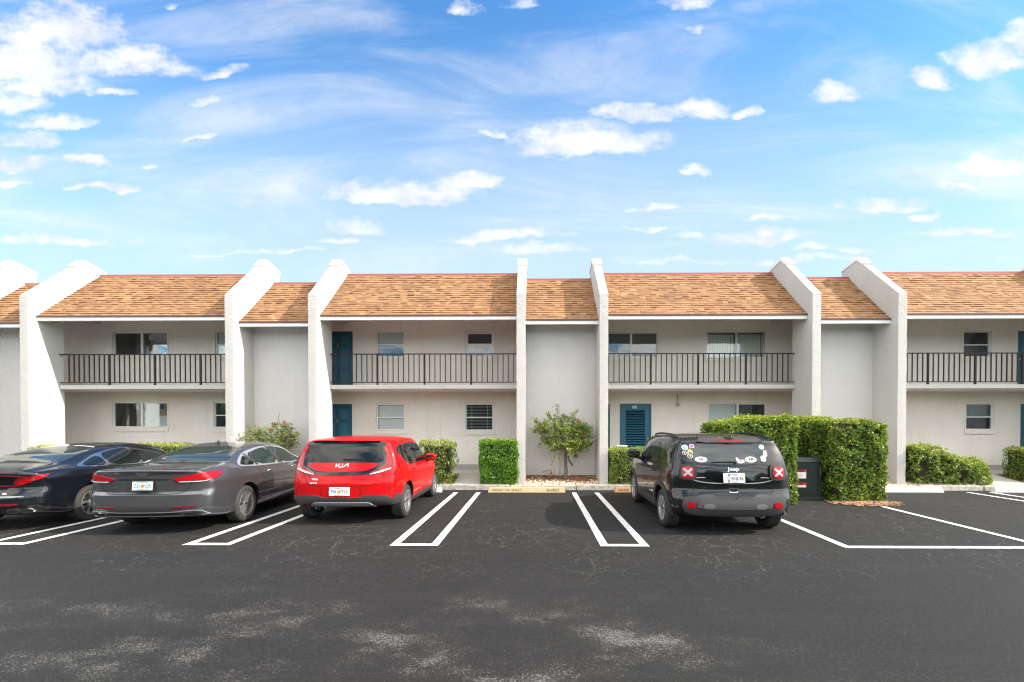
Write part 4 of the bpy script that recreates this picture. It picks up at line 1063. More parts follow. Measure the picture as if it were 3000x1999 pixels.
J.patch('brake_lamp', 'rear', [(-.22,1.548),(.20,1.548),(.20,1.572),(-.22,1.572)], M_lamp, .056, rnd=1, step=.02)
J.patch('rear_window', 'rear', sym(C_([(1432,316),(1822,316),(1866,400),(1880,470),(1830,515),(1660,550),(1432,556)])), M_cglass, .008)
J.patch('tailgate_recess', 'rear', sym(C_([(1432,640),(1800,640),(1760,700),(1640,745),(1560,770),(1432,772)])), M_gloss, .004)
J.seam('rear', sym(C_([(1432,912),(1700,910),(1880,905),(1895,760),(1870,575)])), .008)
J.seam('rear', sym(C_([(1432,772),(1700,768),(1850,745),(1960,700)])), .014, m=M_silv)
J.patch('bumper', 'rear', sym(C_([(1432,930),(1640,930),(1680,905),(1760,900),(1900,930),(2010,935),(2020,1040),(1990,1100),(1860,1135),(1432,1148)])), M_plast, .022, rnd=1)
J.patch('bumper_insert', 'rear', sym(C_([(1432,960),(1780,960),(1850,985),(1860,1060),(1432,1070)])), mat('bumper_lighter_plastic', (.055,.056,.06), .5), .034, rnd=1)
for sx in (1, -1):
    lp = lambda L_: [(sx * a, b_) for a, b_ in C_(L_)]
    l = J.patch('tail_lamp', 'rear', lp([(1845,552),(1990,556),(2030,590),(2036,700),(2000,735),(1880,738),(1840,700)]), M_plastd, .035, rnd=2, step=.03)
    J.patch('lamp_lens', 'rear', lp([(1880,580),(1985,582),(2000,600),(2004,690),(1985,712),(1890,712),(1874,690)]), M_lamp, .046, parent=l, rnd=1, step=.03)
    for (a1, b1, a2, b2) in ((1895,605,1985,690), (1985,605,1895,690)):
        d = 9; J.patch('lamp_cross', 'rear', lp([(a1 - d, b1 + d * (1 if a1 < a2 else -1)), (a1 + d, b1 - d * (1 if a1 < a2 else -1)), (a2 + d, b2 - d * (1 if a1 < a2 else -1)), (a2 - d, b2 + d * (1 if a1 < a2 else -1))]), M_silv, .052 if a1 < a2 else .054, parent=l, rnd=1, step=.02)
    J.patch('reflector', 'rear', lp([(1870,995),(1965,990),(1970,1050),(1885,1058)]), M_lamp, .036, rnd=1, step=.03)
    J.patch('bumper_grille', 'rear', lp([(1665,1008),(1790,1008),(1785,1062),(1660,1062)]), mat('grille_mesh', (.16,.16,.165), .5, .4), .038, rnd=2, step=.03)
J.plate(.008, .962, .355, .155, ('BNK4K',), 'army', tilt=10, yoff=-.012, frame=None)
J.text('badge', 'Jeep', .01, 1.105, .082, M_chrome, bold=.002, sx=1.35, off=.006); J.text('badge', '4x4', -.50, .800, .042, M_chrome, bold=.002, sx=1.6, shear=.3, off=.006)
J.patch('tailgate_handle', 'rear', sym(C_([(1432,822),(1490,822),(1482,868),(1472,878),(1432,878)])), M_chrome, .008, rnd=1, step=.03); J.patch('handle_recess', 'rear', sym(C_([(1432,828),(1478,828),(1470,870),(1432,870)])), M_seam, .012, rnd=1, step=.03)
b = MB(); h, n = J.cast('rear', 0, 1.22); b.path([(.05, h.y - .03, 1.20), (.03, h.y - .045, 1.235), (-.36, h.y - .025, 1.225)], .016, .008, 8); b.build('rear_wiper', M_plastd, car, smooth=True)
def disc(name, px, py, rx, ry, m, off=.014, parent=None, n=18):
    a, c = q(px, py); return J.patch(name, 'rear', [(a + rx * math.cos(t), c + ry * math.sin(t)) for t in [6.283 * i / n for i in range(n)]], m, off, parent, step=.02, rnd=0)
def ins(px, py, k=.153): return 1780 * 0 + (1960 - 1780) / .2551 + px * k / .2551, (1280 - 1220) / .2551 + py * k / .2551
for (px, py, rx, ry) in ((635,440,.10,.045), (1567,438,.098,.046)):
    X, Y = ins(px, py); o = disc('oval_sticker', X, Y, rx, ry, M_white); a, c = q(X, Y); J.text('lettering', 'HI', a + .006, c + .002, .062, M_sten, parent=o, bold=.0015, sx=1.25, off=.016)
for (px, py, r, m1, m2) in ((380,210,.052,M_white,M_blu), (352,318,.036,M_white,M_sten), (445,376,.042,M_white,M_sten), (1815,200,.045,M_white,M_blu)):
    X, Y = ins(px, py); o = disc('round_sticker', X, Y, r, r * .9, m1); disc('sticker_print', X, Y, r * .82, r * .74, m2, .017, o); disc('sticker_print', X, Y, r * .25, r * .22, m1, .020, o)
X, Y = ins(510, 185); a, c = q(X, Y); o = J.patch('square_sticker', 'rear', [(a - .038, c - .034), (a + .038, c - .034), (a + .038, c + .034), (a - .038, c + .034)], M_white, .014, step=.02); J.patch('sticker_print', 'rear', [(a - .03, c - .027), (a + .03, c - .027), (a + .03, c + .027), (a - .03, c + .027)], mat('sticker_violet', (.30,.14,.45), .5), .018, parent=o, step=.02)
for i in range(3):
    X, Y = ins(457, 262 + i * 22); a, c = q(X, Y); d = .011
    J.patch('chevron_sticker', 'rear', [(a - .042, c - .028), (a, c + .014), (a + .042, c - .028), (a + .042, c - .028 + d), (a, c + .014 + d), (a - .042, c - .028 + d)], M_gold, .014, step=.03, rnd=0)
X, Y = ins(1365, 462); a, c = q(X, Y); o = J.patch('pink_sticker', 'rear', [(a - .07, c + .045), (a - .045, c + .055), (a - .01, c + .01), (a + .06, c + .02), (a + .07, c - .03), (a - .03, c - .045), (a - .055, c - .01)], M_white, .014, step=.025); J.patch('sticker_print', 'rear', [(a - .055, c + .035), (a - .02, c + .02), (a + .04, c + .005), (a + .05, c - .02), (a - .02, c - .03)], M_pink, .018, parent=o, step=.025)
for px, py, w2, h2 in ((1812,420,.042,.046), (1862,330,.030,.052)):
    X, Y = ins(px, py); a, c = q(X, Y); o = J.patch('square_sticker', 'rear', [(a - w2, c - h2), (a + w2, c - h2), (a + w2, c + h2), (a - w2, c + h2)], M_white, .014, step=.02); disc('sticker_print', X, Y, .018, .020, M_pink, .018, o)
J.patch('window_trim', 'left', [(.62,1.20),(1.0,1.15),(2.88,1.12),(2.62,1.40),(2.38,1.55),(.75,1.55),(.60,1.45)], M_gloss, .004, mirror=True, rnd=1)
for w_ in ([(.70,1.22),(.98,1.19),(.98,1.51),(.74,1.51)], [(1.06,1.18),(1.74,1.165),(1.74,1.525),(1.06,1.515)], [(1.82,1.165),(2.76,1.15),(2.55,1.38),(2.33,1.515),(1.82,1.525)]): J.patch('side_window', 'left', w_, M_cglass, .010, mirror=True, rnd=1)
J.patch('quarter_window', 'left', [(.34,1.18),(.56,1.16),(.56,1.46),(.44,1.50)], M_gloss, .008, mirror=True, rnd=2)
J.patch('windscreen', 'front', sym([(0,1.26),(.78,1.22),(.72,1.52),(0,1.58)]), M_tint, .006)
for pts in ([(1.02,1.14),(1.05,.9),(1.2,.72),(1.26,.36)], [(1.78,1.13),(1.80,.34)], [(2.86,1.08),(2.90,.8),(2.86,.34)]): J.seam('left', pts, .008, mirror=True)
J.patch('sill_cladding', 'left', [(1.14,.26),(2.96,.26),(2.96,.44),(1.18,.44)], M_plast, .014, mirror=True, rnd=1)
for wy in (.76, 3.33):
    ro, ri = .49, .405; A = [R(-8 + 196 * i / 22) for i in range(23)]
    pts = [(wy + ro * math.cos(t) * (1.02), .355 + ro * math.sin(t) * .98) for t in A] + [(wy + ri * math.cos(t), .355 + ri * math.sin(t)) for t in reversed(A)]
    pts = [(a, max(c, .30)) for a, c in pts]
    J.patch('arch_cladding', 'left', [p for p in pts if p[0] > .02], M_plast, .022, mirror=True, rnd=0, step=.05)
for sx in (1, -1):
    b = MB(); pts = []
    for i in range(15):
        y = .55 + i * .14; h, n = J.cast('top', sx * .78, y); pts.append((h.x, y, h.z + (.028 if 0 < i < 14 else .0)))
    b.path(pts, .018, .018, 8); b.build('roof_rail', M_plastd, car, smooth=True)
for k in range(5):
    y = .75 + k * .28; J.seam('top', [(-.55, y), (.55, y)], .03, m=M_gloss, name='roof_rib')
J.handles((1.25, 2.15), .98, M_blk); J.mirrors(2.72, 1.21, 1.0, M_plastd, .27, .20)
b = MB(); h, n = J.cast('top', .0, .42); b.tube((.10, .42, h.z - .01), (.10, .42, h.z + .05), .045, .012, 10); b.tube((.10, .42, h.z + .04), (.10, .34, h.z + .29), .006, .003, 6); b.build('roof_antenna', M_plastd, car)
J.patch('side_reflector', 'left', [(.30,.95),(.35,.94),(.36,1.06),(.31,1.08)], M_lampd, .02, mirror=True)

# ---- dark grey sedan
def sedan(root, sp, style, side_tint, trim, badge_fn):
    S = Car(root, sp); S.wheels(style); badge_fn(S); return S
GC = dict(zb=[(0,.30),(.4,.24),(4.6,.22),(4.99,.26)], x1=[(0,.95),(.5,1.04),(4.4,1.04),(4.99,.86)], x3=[(0,.985),(.5,1.065),(1.2,1.087),(3,1.087),(4.2,1.07),(4.99,.90)],
    x4=[(0,.90),(.6,1.02),(1.5,1.04),(3.6,1.03),(4.4,.99),(4.99,.78)], z4=[(0,1.00),(.6,1.03),(1.8,1.02),(3.6,.96),(4.5,.84),(4.99,.66)],
    x6=[(0,.80),(.7,.86),(1.15,.78),(1.7,.68),(2.4,.72),(3.0,.72),(3.35,.74),(4.0,.84),(4.99,.6)], z6=[(0,1.075),(.6,1.10),(1.0,1.12),(1.35,1.22),(1.9,1.36),(2.5,1.42),(3.0,1.38),(3.5,1.17),(3.95,.99),(4.6,.90),(4.99,.72)],
    zt=[(0,1.115),(.5,1.145),(.92,1.16),(1.3,1.28),(1.9,1.43),(2.5,1.48),(2.95,1.455),(3.45,1.25),(3.95,1.05),(4.6,.95),(4.99,.76)],
    R=[(.2,.12),(.31,.05),(.5,.0),(.68,.0),(.72,.05),(.88,.04),(1.02,.03),(1.08,.0),(1.12,.02)], Fr=[(.3,.05),(.55,0),(.75,.08),(1.0,.2)])
lean = GC['R']
car = empty('sedan', (-6.505, 7.26, 0), 'dark grey metallic sedan between the black sedan and the red hatchback', 'car', 'cars parked nose in', R(4.2))
def gbadge(S):
    q = rs(598, .001634, 1.822, 7.35, curve(lean)); C_ = lambda L_: [q(*p) for p in L_]
    S.patch('rear_window', 'top', sym([(0,.99),(.64,1.02),(.72,1.10),(.60,1.62),(.54,1.76),(0,1.84)]), M_cglass, .004, rnd=1)
    S.patch('window_trim', 'top', sym([(0,.965),(.68,1.0),(.70,1.03),(.62,1.02),(0,.985)]), M_chrome, .009, rnd=1)
    S.seam('top', sym([(0,.93),(.66,.90),(.78,.70),(.83,.35),(.84,.12)]), .010)
    S.seam('rear', sym(C_([(598,690),(900,690),(985,665),(1030,600),(1070,480),(1090,440)])), .009)
    S.seam('rear', sym(C_([(598,534),(800,536),(880,545)])), .02)
    for sx in (1, -1):
        lp = lambda L_: [(sx * a, b_) for a, b_ in L_]
        l = S.patch('tail_lamp', 'rear', lp([(.42,.945),(.62,.995),(.80,1.025),(.95,1.05),(.985,1.04),(.99,.93),(.93,.885),(.56,.885)]), M_lampd, .010, rnd=1, step=.03)
        S.patch('lamp_band', 'rear', lp([(.45,.942),(.62,.985),(.80,1.013),(.97,1.035),(.975,.95),(.90,.915),(.55,.912)]), M_lamp, .018, parent=l, rnd=1, step=.03)
        S.patch('reverse_lens', 'rear', lp([(.54,.905),(.90,.905),(.96,.93),(.90,.89),(.56,.888)]), M_lampw, .022, parent=l, rnd=1, step=.03)
        ax = 'right' if sx > 0 else 'left'
        l = S.patch('tail_lamp', ax, [(.10,1.05),(.28,1.03),(.50,1.01),(.42,.965),(.28,.91),(.10,.885)], M_lampd, .012, rnd=1, step=.03)
        if l: S.patch('lamp_band', ax, [(.10,1.04),(.28,1.02),(.46,1.005),(.38,.97),(.26,.93),(.10,.91)], M_lamp, .018, parent=l, rnd=1, step=.03)
        S.patch('reflector', 'rear', lp([(.42,.455),(.80,.47),(.82,.49),(.46,.485)]), M_lampd, .008, rnd=1, step=.03)
        t = S.patch('exhaust_tip', 'rear', lp([(.56,.395),(.84,.40),(.88,.335),(.62,.325)]), M_chrome, .02, rnd=1, step=.03)
        S.patch('exhaust_opening', 'rear', lp([(.60,.383),(.82,.388),(.84,.348),(.64,.340)]), M_seam, .024, parent=t, rnd=1, step=.03)
    S.patch('diffuser', 'rear', sym([(0,.385),(.50,.388),(.56,.35),(.60,.315),(0,.315)]), M_plastd, .008, rnd=1)
    S.seam('rear', sym([(0,.392),(.50,.395),(.60,.415),(.86,.42),(.92,.36),(.96,.33)]), .016, m=M_silv, off=.012)
    S.plate(0, .838, .345, .150, ('Z31', 'EJR', M_teal), 'orange', tilt=6, yoff=-.016, frame=M_plastd)
    S.patch('wing_badge', 'rear', sym([(0,1.035),(.05,1.03),(.115,1.035),(.075,1.005),(.03,.99),(0,.985)]), M_chrome, .010, rnd=0, step=.02)
    S.text('badge', 'G80', -.475, .80, .045, M_chrome, bold=.0015, sx=1.5, off=.006); S.text('badge', 'GENESIS', -.47, .757, .036, M_chrome, bold=.0012, sx=1.35, off=.006); S.text('badge', '3.8', .56, .765, .030, M_chrome, bold=.001, sx=1.4, off=.006)
    S.patch('window_trim', 'right', [(1.02,1.065),(1.30,1.045),(1.62,1.025),(3.62,.975),(3.70,1.0),(3.30,1.22),(2.98,1.345),(2.55,1.40),(2.1,1.385),(1.60,1.29),(1.25,1.17)], M_silv, .004, mirror=True, rnd=1)
    S.patch('quarter_window', 'right', [(1.10,1.08),(1.50,1.055),(1.52,1.24),(1.32,1.17)], M_tint, .010, mirror=True, rnd=1)
    S.patch('side_window', 'right', [(1.60,1.055),(2.36,1.03),(2.28,1.365),(2.05,1.345),(1.60,1.255)], M_cglass, .010, mirror=True, rnd=1)
    S.patch('side_window', 'right', [(2.48,1.025),(3.50,.998),(3.22,1.19),(2.92,1.315),(2.55,1.37),(2.42,1.368)], M_cglass, .010, mirror=True, rnd=1)
    S.patch('pillar_trim', 'right', [(2.36,1.02),(2.48,1.02),(2.42,1.375),(2.29,1.372)], M_gry, .012, mirror=True, rnd=0)
    S.patch('pillar_trim', 'right', [(1.51,1.05),(1.60,1.05),(1.60,1.27),(1.53,1.25)], M_gry, .012, mirror=True, rnd=0)
    S.patch('windscreen', 'top', sym([(0,3.80),(.74,3.68),(.62,3.12),(0,3.0)]), M_tint, .004)
    for pts in ([(1.48,1.03),(1.62,.86),(1.76,.66),(1.74,.42),(1.74,.30)], [(2.42,1.01),(2.50,.8),(2.50,.30)], [(3.66,.97),(3.75,.7),(3.68,.30)]): S.seam('right', pts, .008, mirror=True)
    S.seam('right', [(1.60,.38),(2.6,.37),(3.6,.36)], .018, m=M_silv, mirror=True, off=.004, name='sill_trim')
    S.handles((1.90, 2.95), .90, M_chrome); S.mirrors(3.30, 1.04, 1.05, M_gry, .24, .15); S.fin(2.02, M_gry)
G = sedan(car, dict(L=4.99, W=1.09, wr=.345, rim=.235, wy=(1.12, 4.13), paint=M_gry, bow=.15, corner=.22, Yb=1.0, crease=.13, c=GC), 'multi', None, None, gbadge)

# ---- black-blue sedan at the left edge
SC = dict(GC); SC['zt'] = [(0,1.08),(.35,1.12),(.65,1.15),(1.2,1.31),(1.8,1.42),(2.4,1.46),(2.85,1.43),(3.35,1.23),(3.85,1.02),(4.5,.92),(4.9,.74)]
SC['z6'] = [(0,1.03),(.35,1.06),(.7,1.10),(1.2,1.23),(1.8,1.35),(2.4,1.39),(2.9,1.35),(3.4,1.15),(3.85,.97),(4.5,.87),(4.9,.7)]
SC['x6'] = [(0,.80),(.5,.84),(1.0,.76),(1.6,.68),(2.4,.72),(3.0,.72),(3.35,.74),(4.0,.84),(4.9,.6)]
lean = SC['R'] = [(.2,.12),(.33,.04),(.5,.0),(.66,.02),(.75,.08),(.88,.05),(1.0,.0),(1.08,.0)]
car = empty('sedan', (-9.60, 7.42, 0), 'blue-black sedan with twin exhaust tips cut off by the left edge of the photo', 'car', 'cars parked nose in', R(3.0))
def sbadge(S):
    S.patch('rear_window', 'top', sym([(0,.70),(.66,.74),(.72,.86),(.60,1.52),(.54,1.66),(0,1.74)]), M_cglass, .004, rnd=1)
    S.patch('window_trim', 'top', sym([(0,1.75),(.5,1.68),(.52,1.70),(0,1.78)]), M_white, .006, rnd=1)
    S.seam('top', sym([(0,.66),(.70,.66),(.80,.50),(.84,.30),(.84,.12)]), .010)
    S.seam('rear', sym([(0,.60),(.62,.60),(.70,.66),(.74,.80),(.76,1.0)]), .009)
    S.patch('lamp_bar', 'rear', sym([(0,.99),(.55,.985),(.80,.955),(.80,.94),(.55,.968),(0,.972)]), M_lampd, .010, rnd=0)
    S.patch('lamp_bar', 'rear', sym([(0,.800),(.62,.80),(.62,.785),(0,.785)]), M_lampd, .010, rnd=0)
    for sx in (1, -1):
        lp = lambda L_: [(sx * a, b_) for a, b_ in L_]
        l = S.patch('tail_lamp', 'rear', lp([(.60,.785),(.72,.80),(.86,.87),(.90,.93),(.84,.945),(.68,.935),(.62,.86)]), M_lampd, .012, rnd=1, step=.03)
        S.patch('lamp_band', 'rear', lp([(.64,.80),(.74,.82),(.84,.88),(.86,.92),(.72,.922),(.67,.86)]), M_lamp, .018, parent=l, rnd=1, step=.03)
        S.patch('tail_lamp', 'right' if sx > 0 else 'left', [(.12,.965),(.36,.985),(.30,.955),(.22,.90),(.12,.86)], M_lamp, .012, rnd=1, step=.03)
        S.patch('reflector', 'rear', lp([(.36,.455),(.70,.46),(.72,.495),(.38,.49)]), M_lampd, .010, rnd=1, step=.03)
        for k in (0, 1):
            x = .56 + k * .17; t = S.patch('exhaust_tip', 'rear', lp([(x, .40), (x + .13, .41), (x + .17, .37), (x + .14, .335), (x + .02, .33), (x - .02, .36)]), M_chrome, .02, rnd=1, step=.02)
            S.patch('exhaust_opening', 'rear', lp([(x + .01, .388), (x + .12, .398), (x + .15, .37), (x + .13, .348), (x + .02, .343), (x, .362)]), M_seam, .024, parent=t, rnd=1, step=.02)
    S.text('badge', 'SEL', .52, .665, .036, M_chrome, bold=.0012, sx=1.4, off=.006)
    S.seam('rear', sym([(0,.60),(.5,.60),(.95,.62)]), .012, m=M_silv, off=.004)
    S.patch('window_trim', 'right', [(.84,1.08),(.92,1.045),(1.5,1.02),(3.55,.965),(3.62,.99),(3.2,1.20),(2.85,1.335),(2.4,1.375),(1.9,1.355),(1.45,1.27),(1.1,1.16)], M_chrome, .004, mirror=True, rnd=1)
    S.patch('quarter_window', 'right', [(.92,1.075),(1.42,1.045),(1.44,1.235),(1.15,1.155)], M_tint, .010, mirror=True, rnd=1)
    S.patch('side_window', 'right', [(1.50,1.045),(2.28,1.02),(2.18,1.355),(1.9,1.335),(1.50,1.255)], M_tint, .010, mirror=True, rnd=1)
    S.patch('side_window', 'right', [(2.42,1.015),(3.42,.99),(3.12,1.18),(2.80,1.305),(2.45,1.35),(2.34,1.352)], M_tint, .010, mirror=True, rnd=1)
    S.patch('pillar_trim', 'right', [(2.28,1.01),(2.42,1.01),(2.34,1.36),(2.20,1.36)], M_gloss, .012, mirror=True, rnd=0)
    S.patch('windscreen', 'top', sym([(0,3.70),(.74,3.58),(.62,3.02),(0,2.9)]), M_tint, .004)
    for pts in ([(1.40,1.02),(1.5,.86),(1.62,.66),(1.62,.30)], [(2.36,1.01),(2.42,.8),(2.42,.30)], [(3.56,.96),(3.62,.7),(3.58,.30)]): S.seam('right', pts, .008, mirror=True)
    S.handles((1.80, 2.85), .88, M_nvy); S.mirrors(3.20, 1.03, 1.03, M_nvy, .24, .15); S.fin(1.86, M_nvy)
S = sedan(car, dict(L=4.9, W=1.07, wr=.345, rim=.235, wy=(1.08, 3.92), paint=M_nvy, bow=.16, corner=.24, Yb=1.0, crease=.12, c=SC), 'twist', None, None, sbadge)

# ------------------------------------------------------------------ plants
class Leaves:
    def __init__(s, seed): s.v = []; s.f = []; s.t = []; s.r = random.Random(seed)
    def leaf(s, p, n, size, tint, asp=.55):
        r = s.r; n = Vector(n) + Vector((r.gauss(0, .55), r.gauss(0, .55), r.gauss(0, .55)))
        if n.length < .01: n = Vector((0, 0, 1))
        n.normalize(); a = n.cross(Vector((r.gauss(0, 1), r.gauss(0, 1), r.gauss(0, 1)))).normalized(); b_ = n.cross(a); p = Vector(p); L = size
        k = len(s.v); w_ = L * asp
        s.v += [p - a * L * .5, p - b_ * w_ * .5 + n * w_ * .18, p + a * L * .5 - n * L * .12, p + b_ * w_ * .5 + n * w_ * .18]
        s.f += [(k, k + 1, k + 2), (k, k + 2, k + 3)]; s.t += [tint, tint]
    def build(s, name, m, parent=None):
        me = bpy.data.meshes.new(name); me.from_pydata([tuple(q) for q in s.v], [], s.f)
        at = me.attributes.new('tint', 'FLOAT', 'FACE'); at.data.foreach_set('value', s.t)
        me.materials.append(m); o = bpy.data.objects.new(name, me); col.objects.link(o)
        if parent: o.parent = parent
        return o
def hedge(label, x0, x1, y0, y1, z0, ztop, m, n_m2=1500, seed=1, size=.05, rnd=.10, holes=0.0, group='clipped hedges along the building', cat='hedge', topy=.30, bump_=.05, stems=True):
    cx, cy = (x0 + x1) / 2, (y0 + y1) / 2; hx, hy = (x1 - x0) / 2, (y1 - y0) / 2
    zf = ztop if callable(ztop) else (lambda x: ztop)
    root = empty('hedge', (cx, cy, 0), label, cat, group); L = Leaves(seed); r = L.r
    sd_ = Vector((seed * 7.3, seed * 1.9, 0))
    def put(p, n, t):
        q = Vector((p[0] - cx, p[1] - cy, p[2])); h = zf(p[0])
        # round the edges and corners a little, then push in and out with a lumpy noise
        ux, uy, uz = q.x / hx, q.y / hy, (q.z - z0) / (h - z0) * 2 - 1
        k = max(0, abs(ux) - .75) * max(0, abs(uy) - .75) * 8 + max(0, uz - .8) * max(0, max(abs(ux), abs(uy)) - .8) * 10
        low = max(0, .25 - (q.z - z0)) * .5
        e = noise.noise(Vector(p) * 2.6 + sd_) * bump_ + noise.noise(Vector(p) * 8 + sd_) * bump_ * .6
        dep = abs(r.gauss(0, .05)) - .018
        q = q + Vector(n) * (e - dep - k * rnd - low * rnd)
        if q.z < .12 and z0 > .1: q.z = .12 + r.random() * .05
        if holes and noise.noise(Vector(p) * 3.3 + sd_ * 2) > .42 - holes: return
        L.leaf(q, n, size * r.uniform(.65, 1.25), t)
    Hh = zf(cx) - z0
    for (area, fn) in ((2 * hx * Hh, 0), (2 * hx * Hh * .5, 1), (2 * hy * Hh, 2), (2 * hy * Hh, 3), (4 * hx * hy, 4)):
        for _ in range(int(area * n_m2)):
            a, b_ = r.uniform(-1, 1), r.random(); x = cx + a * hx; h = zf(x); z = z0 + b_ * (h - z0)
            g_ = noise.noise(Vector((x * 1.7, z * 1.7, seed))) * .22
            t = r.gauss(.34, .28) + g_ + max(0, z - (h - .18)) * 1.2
            if fn == 0: put((x, y0, z), (0, -1, 0.15), t)
            elif fn == 1: put((x, y1, z), (0, 1, 0), t)
            elif fn == 2: put((x0, cy + a * hy, z0 + b_ * (zf(x0) - z0)), (-1, 0, .15), t)
            elif fn == 3: put((x1, cy + a * hy, z0 + b_ * (zf(x1) - z0)), (1, 0, .15), t)
            else:
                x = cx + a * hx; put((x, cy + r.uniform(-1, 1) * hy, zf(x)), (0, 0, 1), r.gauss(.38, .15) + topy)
    for _ in range(int(12 * (hx + hy) * 2)):       # stray shoots above the clipped top
        x = cx + r.uniform(-1, 1) * hx * .95; L.leaf((x - cx, r.uniform(-1, 1) * hy, zf(x) + r.uniform(.0, .06)), (0, 0, .6), size, .85)
    L.build('foliage', m, root)
    b = MB(); ins = .09 + holes * .25; nx, nz = max(3, int(hx * 8)), max(3, int(Hh * 6))
    for (sx, sy) in ((0, -1), (0, 1), (-1, 0), (1, 0)):
        vs = []
        for i in range(nx + 1):
            for j in range(nz + 1):
                u_ = -1 + 2 * i / nx; x = u_ * (hx - ins) if sx == 0 else sx * (hx - ins); y = sy * (hy - ins) if sx == 0 else u_ * (hy - ins)
                z = z0 + .12 + (zf(cx + x) - ins - z0 - .12) * j / nz; e = noise.noise(Vector((x * 4, y * 4, z * 4)) + sd_) * .05
                if j == 0: e = -.05
                vs.append((x + sx * e, y + sy * e, z))
        b.add(vs, [(i * (nz + 1) + j, (i + 1) * (nz + 1) + j, (i + 1) * (nz + 1) + j + 1, i * (nz + 1) + j + 1) for i in range(nx) for j in range(nz)])
    vs = [(u_ * (hx - ins), v__ * (hy - ins), zf(cx + u_ * hx) - ins - .0) for u_ in (-1, 0, 1) for v__ in (-1, 1)]
    b.add(vs, [(0, 2, 3, 1), (2, 4, 5, 3)]); b.build('inner_twigs', M_core, root)
    b = MB()
    for _ in range(int(6 + hx * 14)):
        x = r.uniform(-1, 1) * hx * .85; y = r.uniform(-1, .6) * hy * .8; x2 = x + r.gauss(0, .08)
        b.path([(x, y, 0 if z0 < .1 else .08), (x + r.gauss(0, .03), y + r.gauss(0, .03), z0 + .18), (x2, y, z0 + .45)], .012, .006, 5)
    b.build('stems', M_barkl, root)
    return root
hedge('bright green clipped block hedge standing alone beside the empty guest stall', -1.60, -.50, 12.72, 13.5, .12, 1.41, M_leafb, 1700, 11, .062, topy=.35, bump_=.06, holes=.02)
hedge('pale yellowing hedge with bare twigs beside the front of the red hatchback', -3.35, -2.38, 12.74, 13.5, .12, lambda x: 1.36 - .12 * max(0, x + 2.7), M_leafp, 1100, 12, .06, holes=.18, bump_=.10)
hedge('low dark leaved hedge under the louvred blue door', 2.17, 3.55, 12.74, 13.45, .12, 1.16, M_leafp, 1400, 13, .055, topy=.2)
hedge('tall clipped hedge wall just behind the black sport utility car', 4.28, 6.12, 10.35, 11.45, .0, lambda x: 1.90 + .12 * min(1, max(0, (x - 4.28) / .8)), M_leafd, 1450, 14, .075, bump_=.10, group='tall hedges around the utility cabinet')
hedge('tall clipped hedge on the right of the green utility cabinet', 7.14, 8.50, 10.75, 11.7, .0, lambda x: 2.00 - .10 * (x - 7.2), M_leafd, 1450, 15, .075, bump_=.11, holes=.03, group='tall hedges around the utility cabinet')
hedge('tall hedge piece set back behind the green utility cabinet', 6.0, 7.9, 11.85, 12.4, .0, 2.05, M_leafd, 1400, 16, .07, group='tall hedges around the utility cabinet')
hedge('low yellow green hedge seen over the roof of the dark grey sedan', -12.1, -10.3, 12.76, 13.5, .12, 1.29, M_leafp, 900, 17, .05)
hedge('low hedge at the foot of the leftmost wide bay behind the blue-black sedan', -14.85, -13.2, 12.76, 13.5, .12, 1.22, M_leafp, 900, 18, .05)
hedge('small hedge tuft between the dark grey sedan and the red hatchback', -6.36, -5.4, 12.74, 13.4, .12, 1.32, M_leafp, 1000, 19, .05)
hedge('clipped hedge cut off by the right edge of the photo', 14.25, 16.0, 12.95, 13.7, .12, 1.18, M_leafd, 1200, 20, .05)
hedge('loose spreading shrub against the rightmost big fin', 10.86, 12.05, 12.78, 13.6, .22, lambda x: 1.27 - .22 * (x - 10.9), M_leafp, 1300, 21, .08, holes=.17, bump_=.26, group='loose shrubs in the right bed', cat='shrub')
hedge('lower rounded shrub just left of the concrete path at the right', 12.0, 13.0, 12.78, 13.45, .16, lambda x: .98 - .25 * (x - 12.0), M_leafp, 1300, 22, .08, holes=.14, bump_=.24, group='loose shrubs in the right bed', cat='shrub')

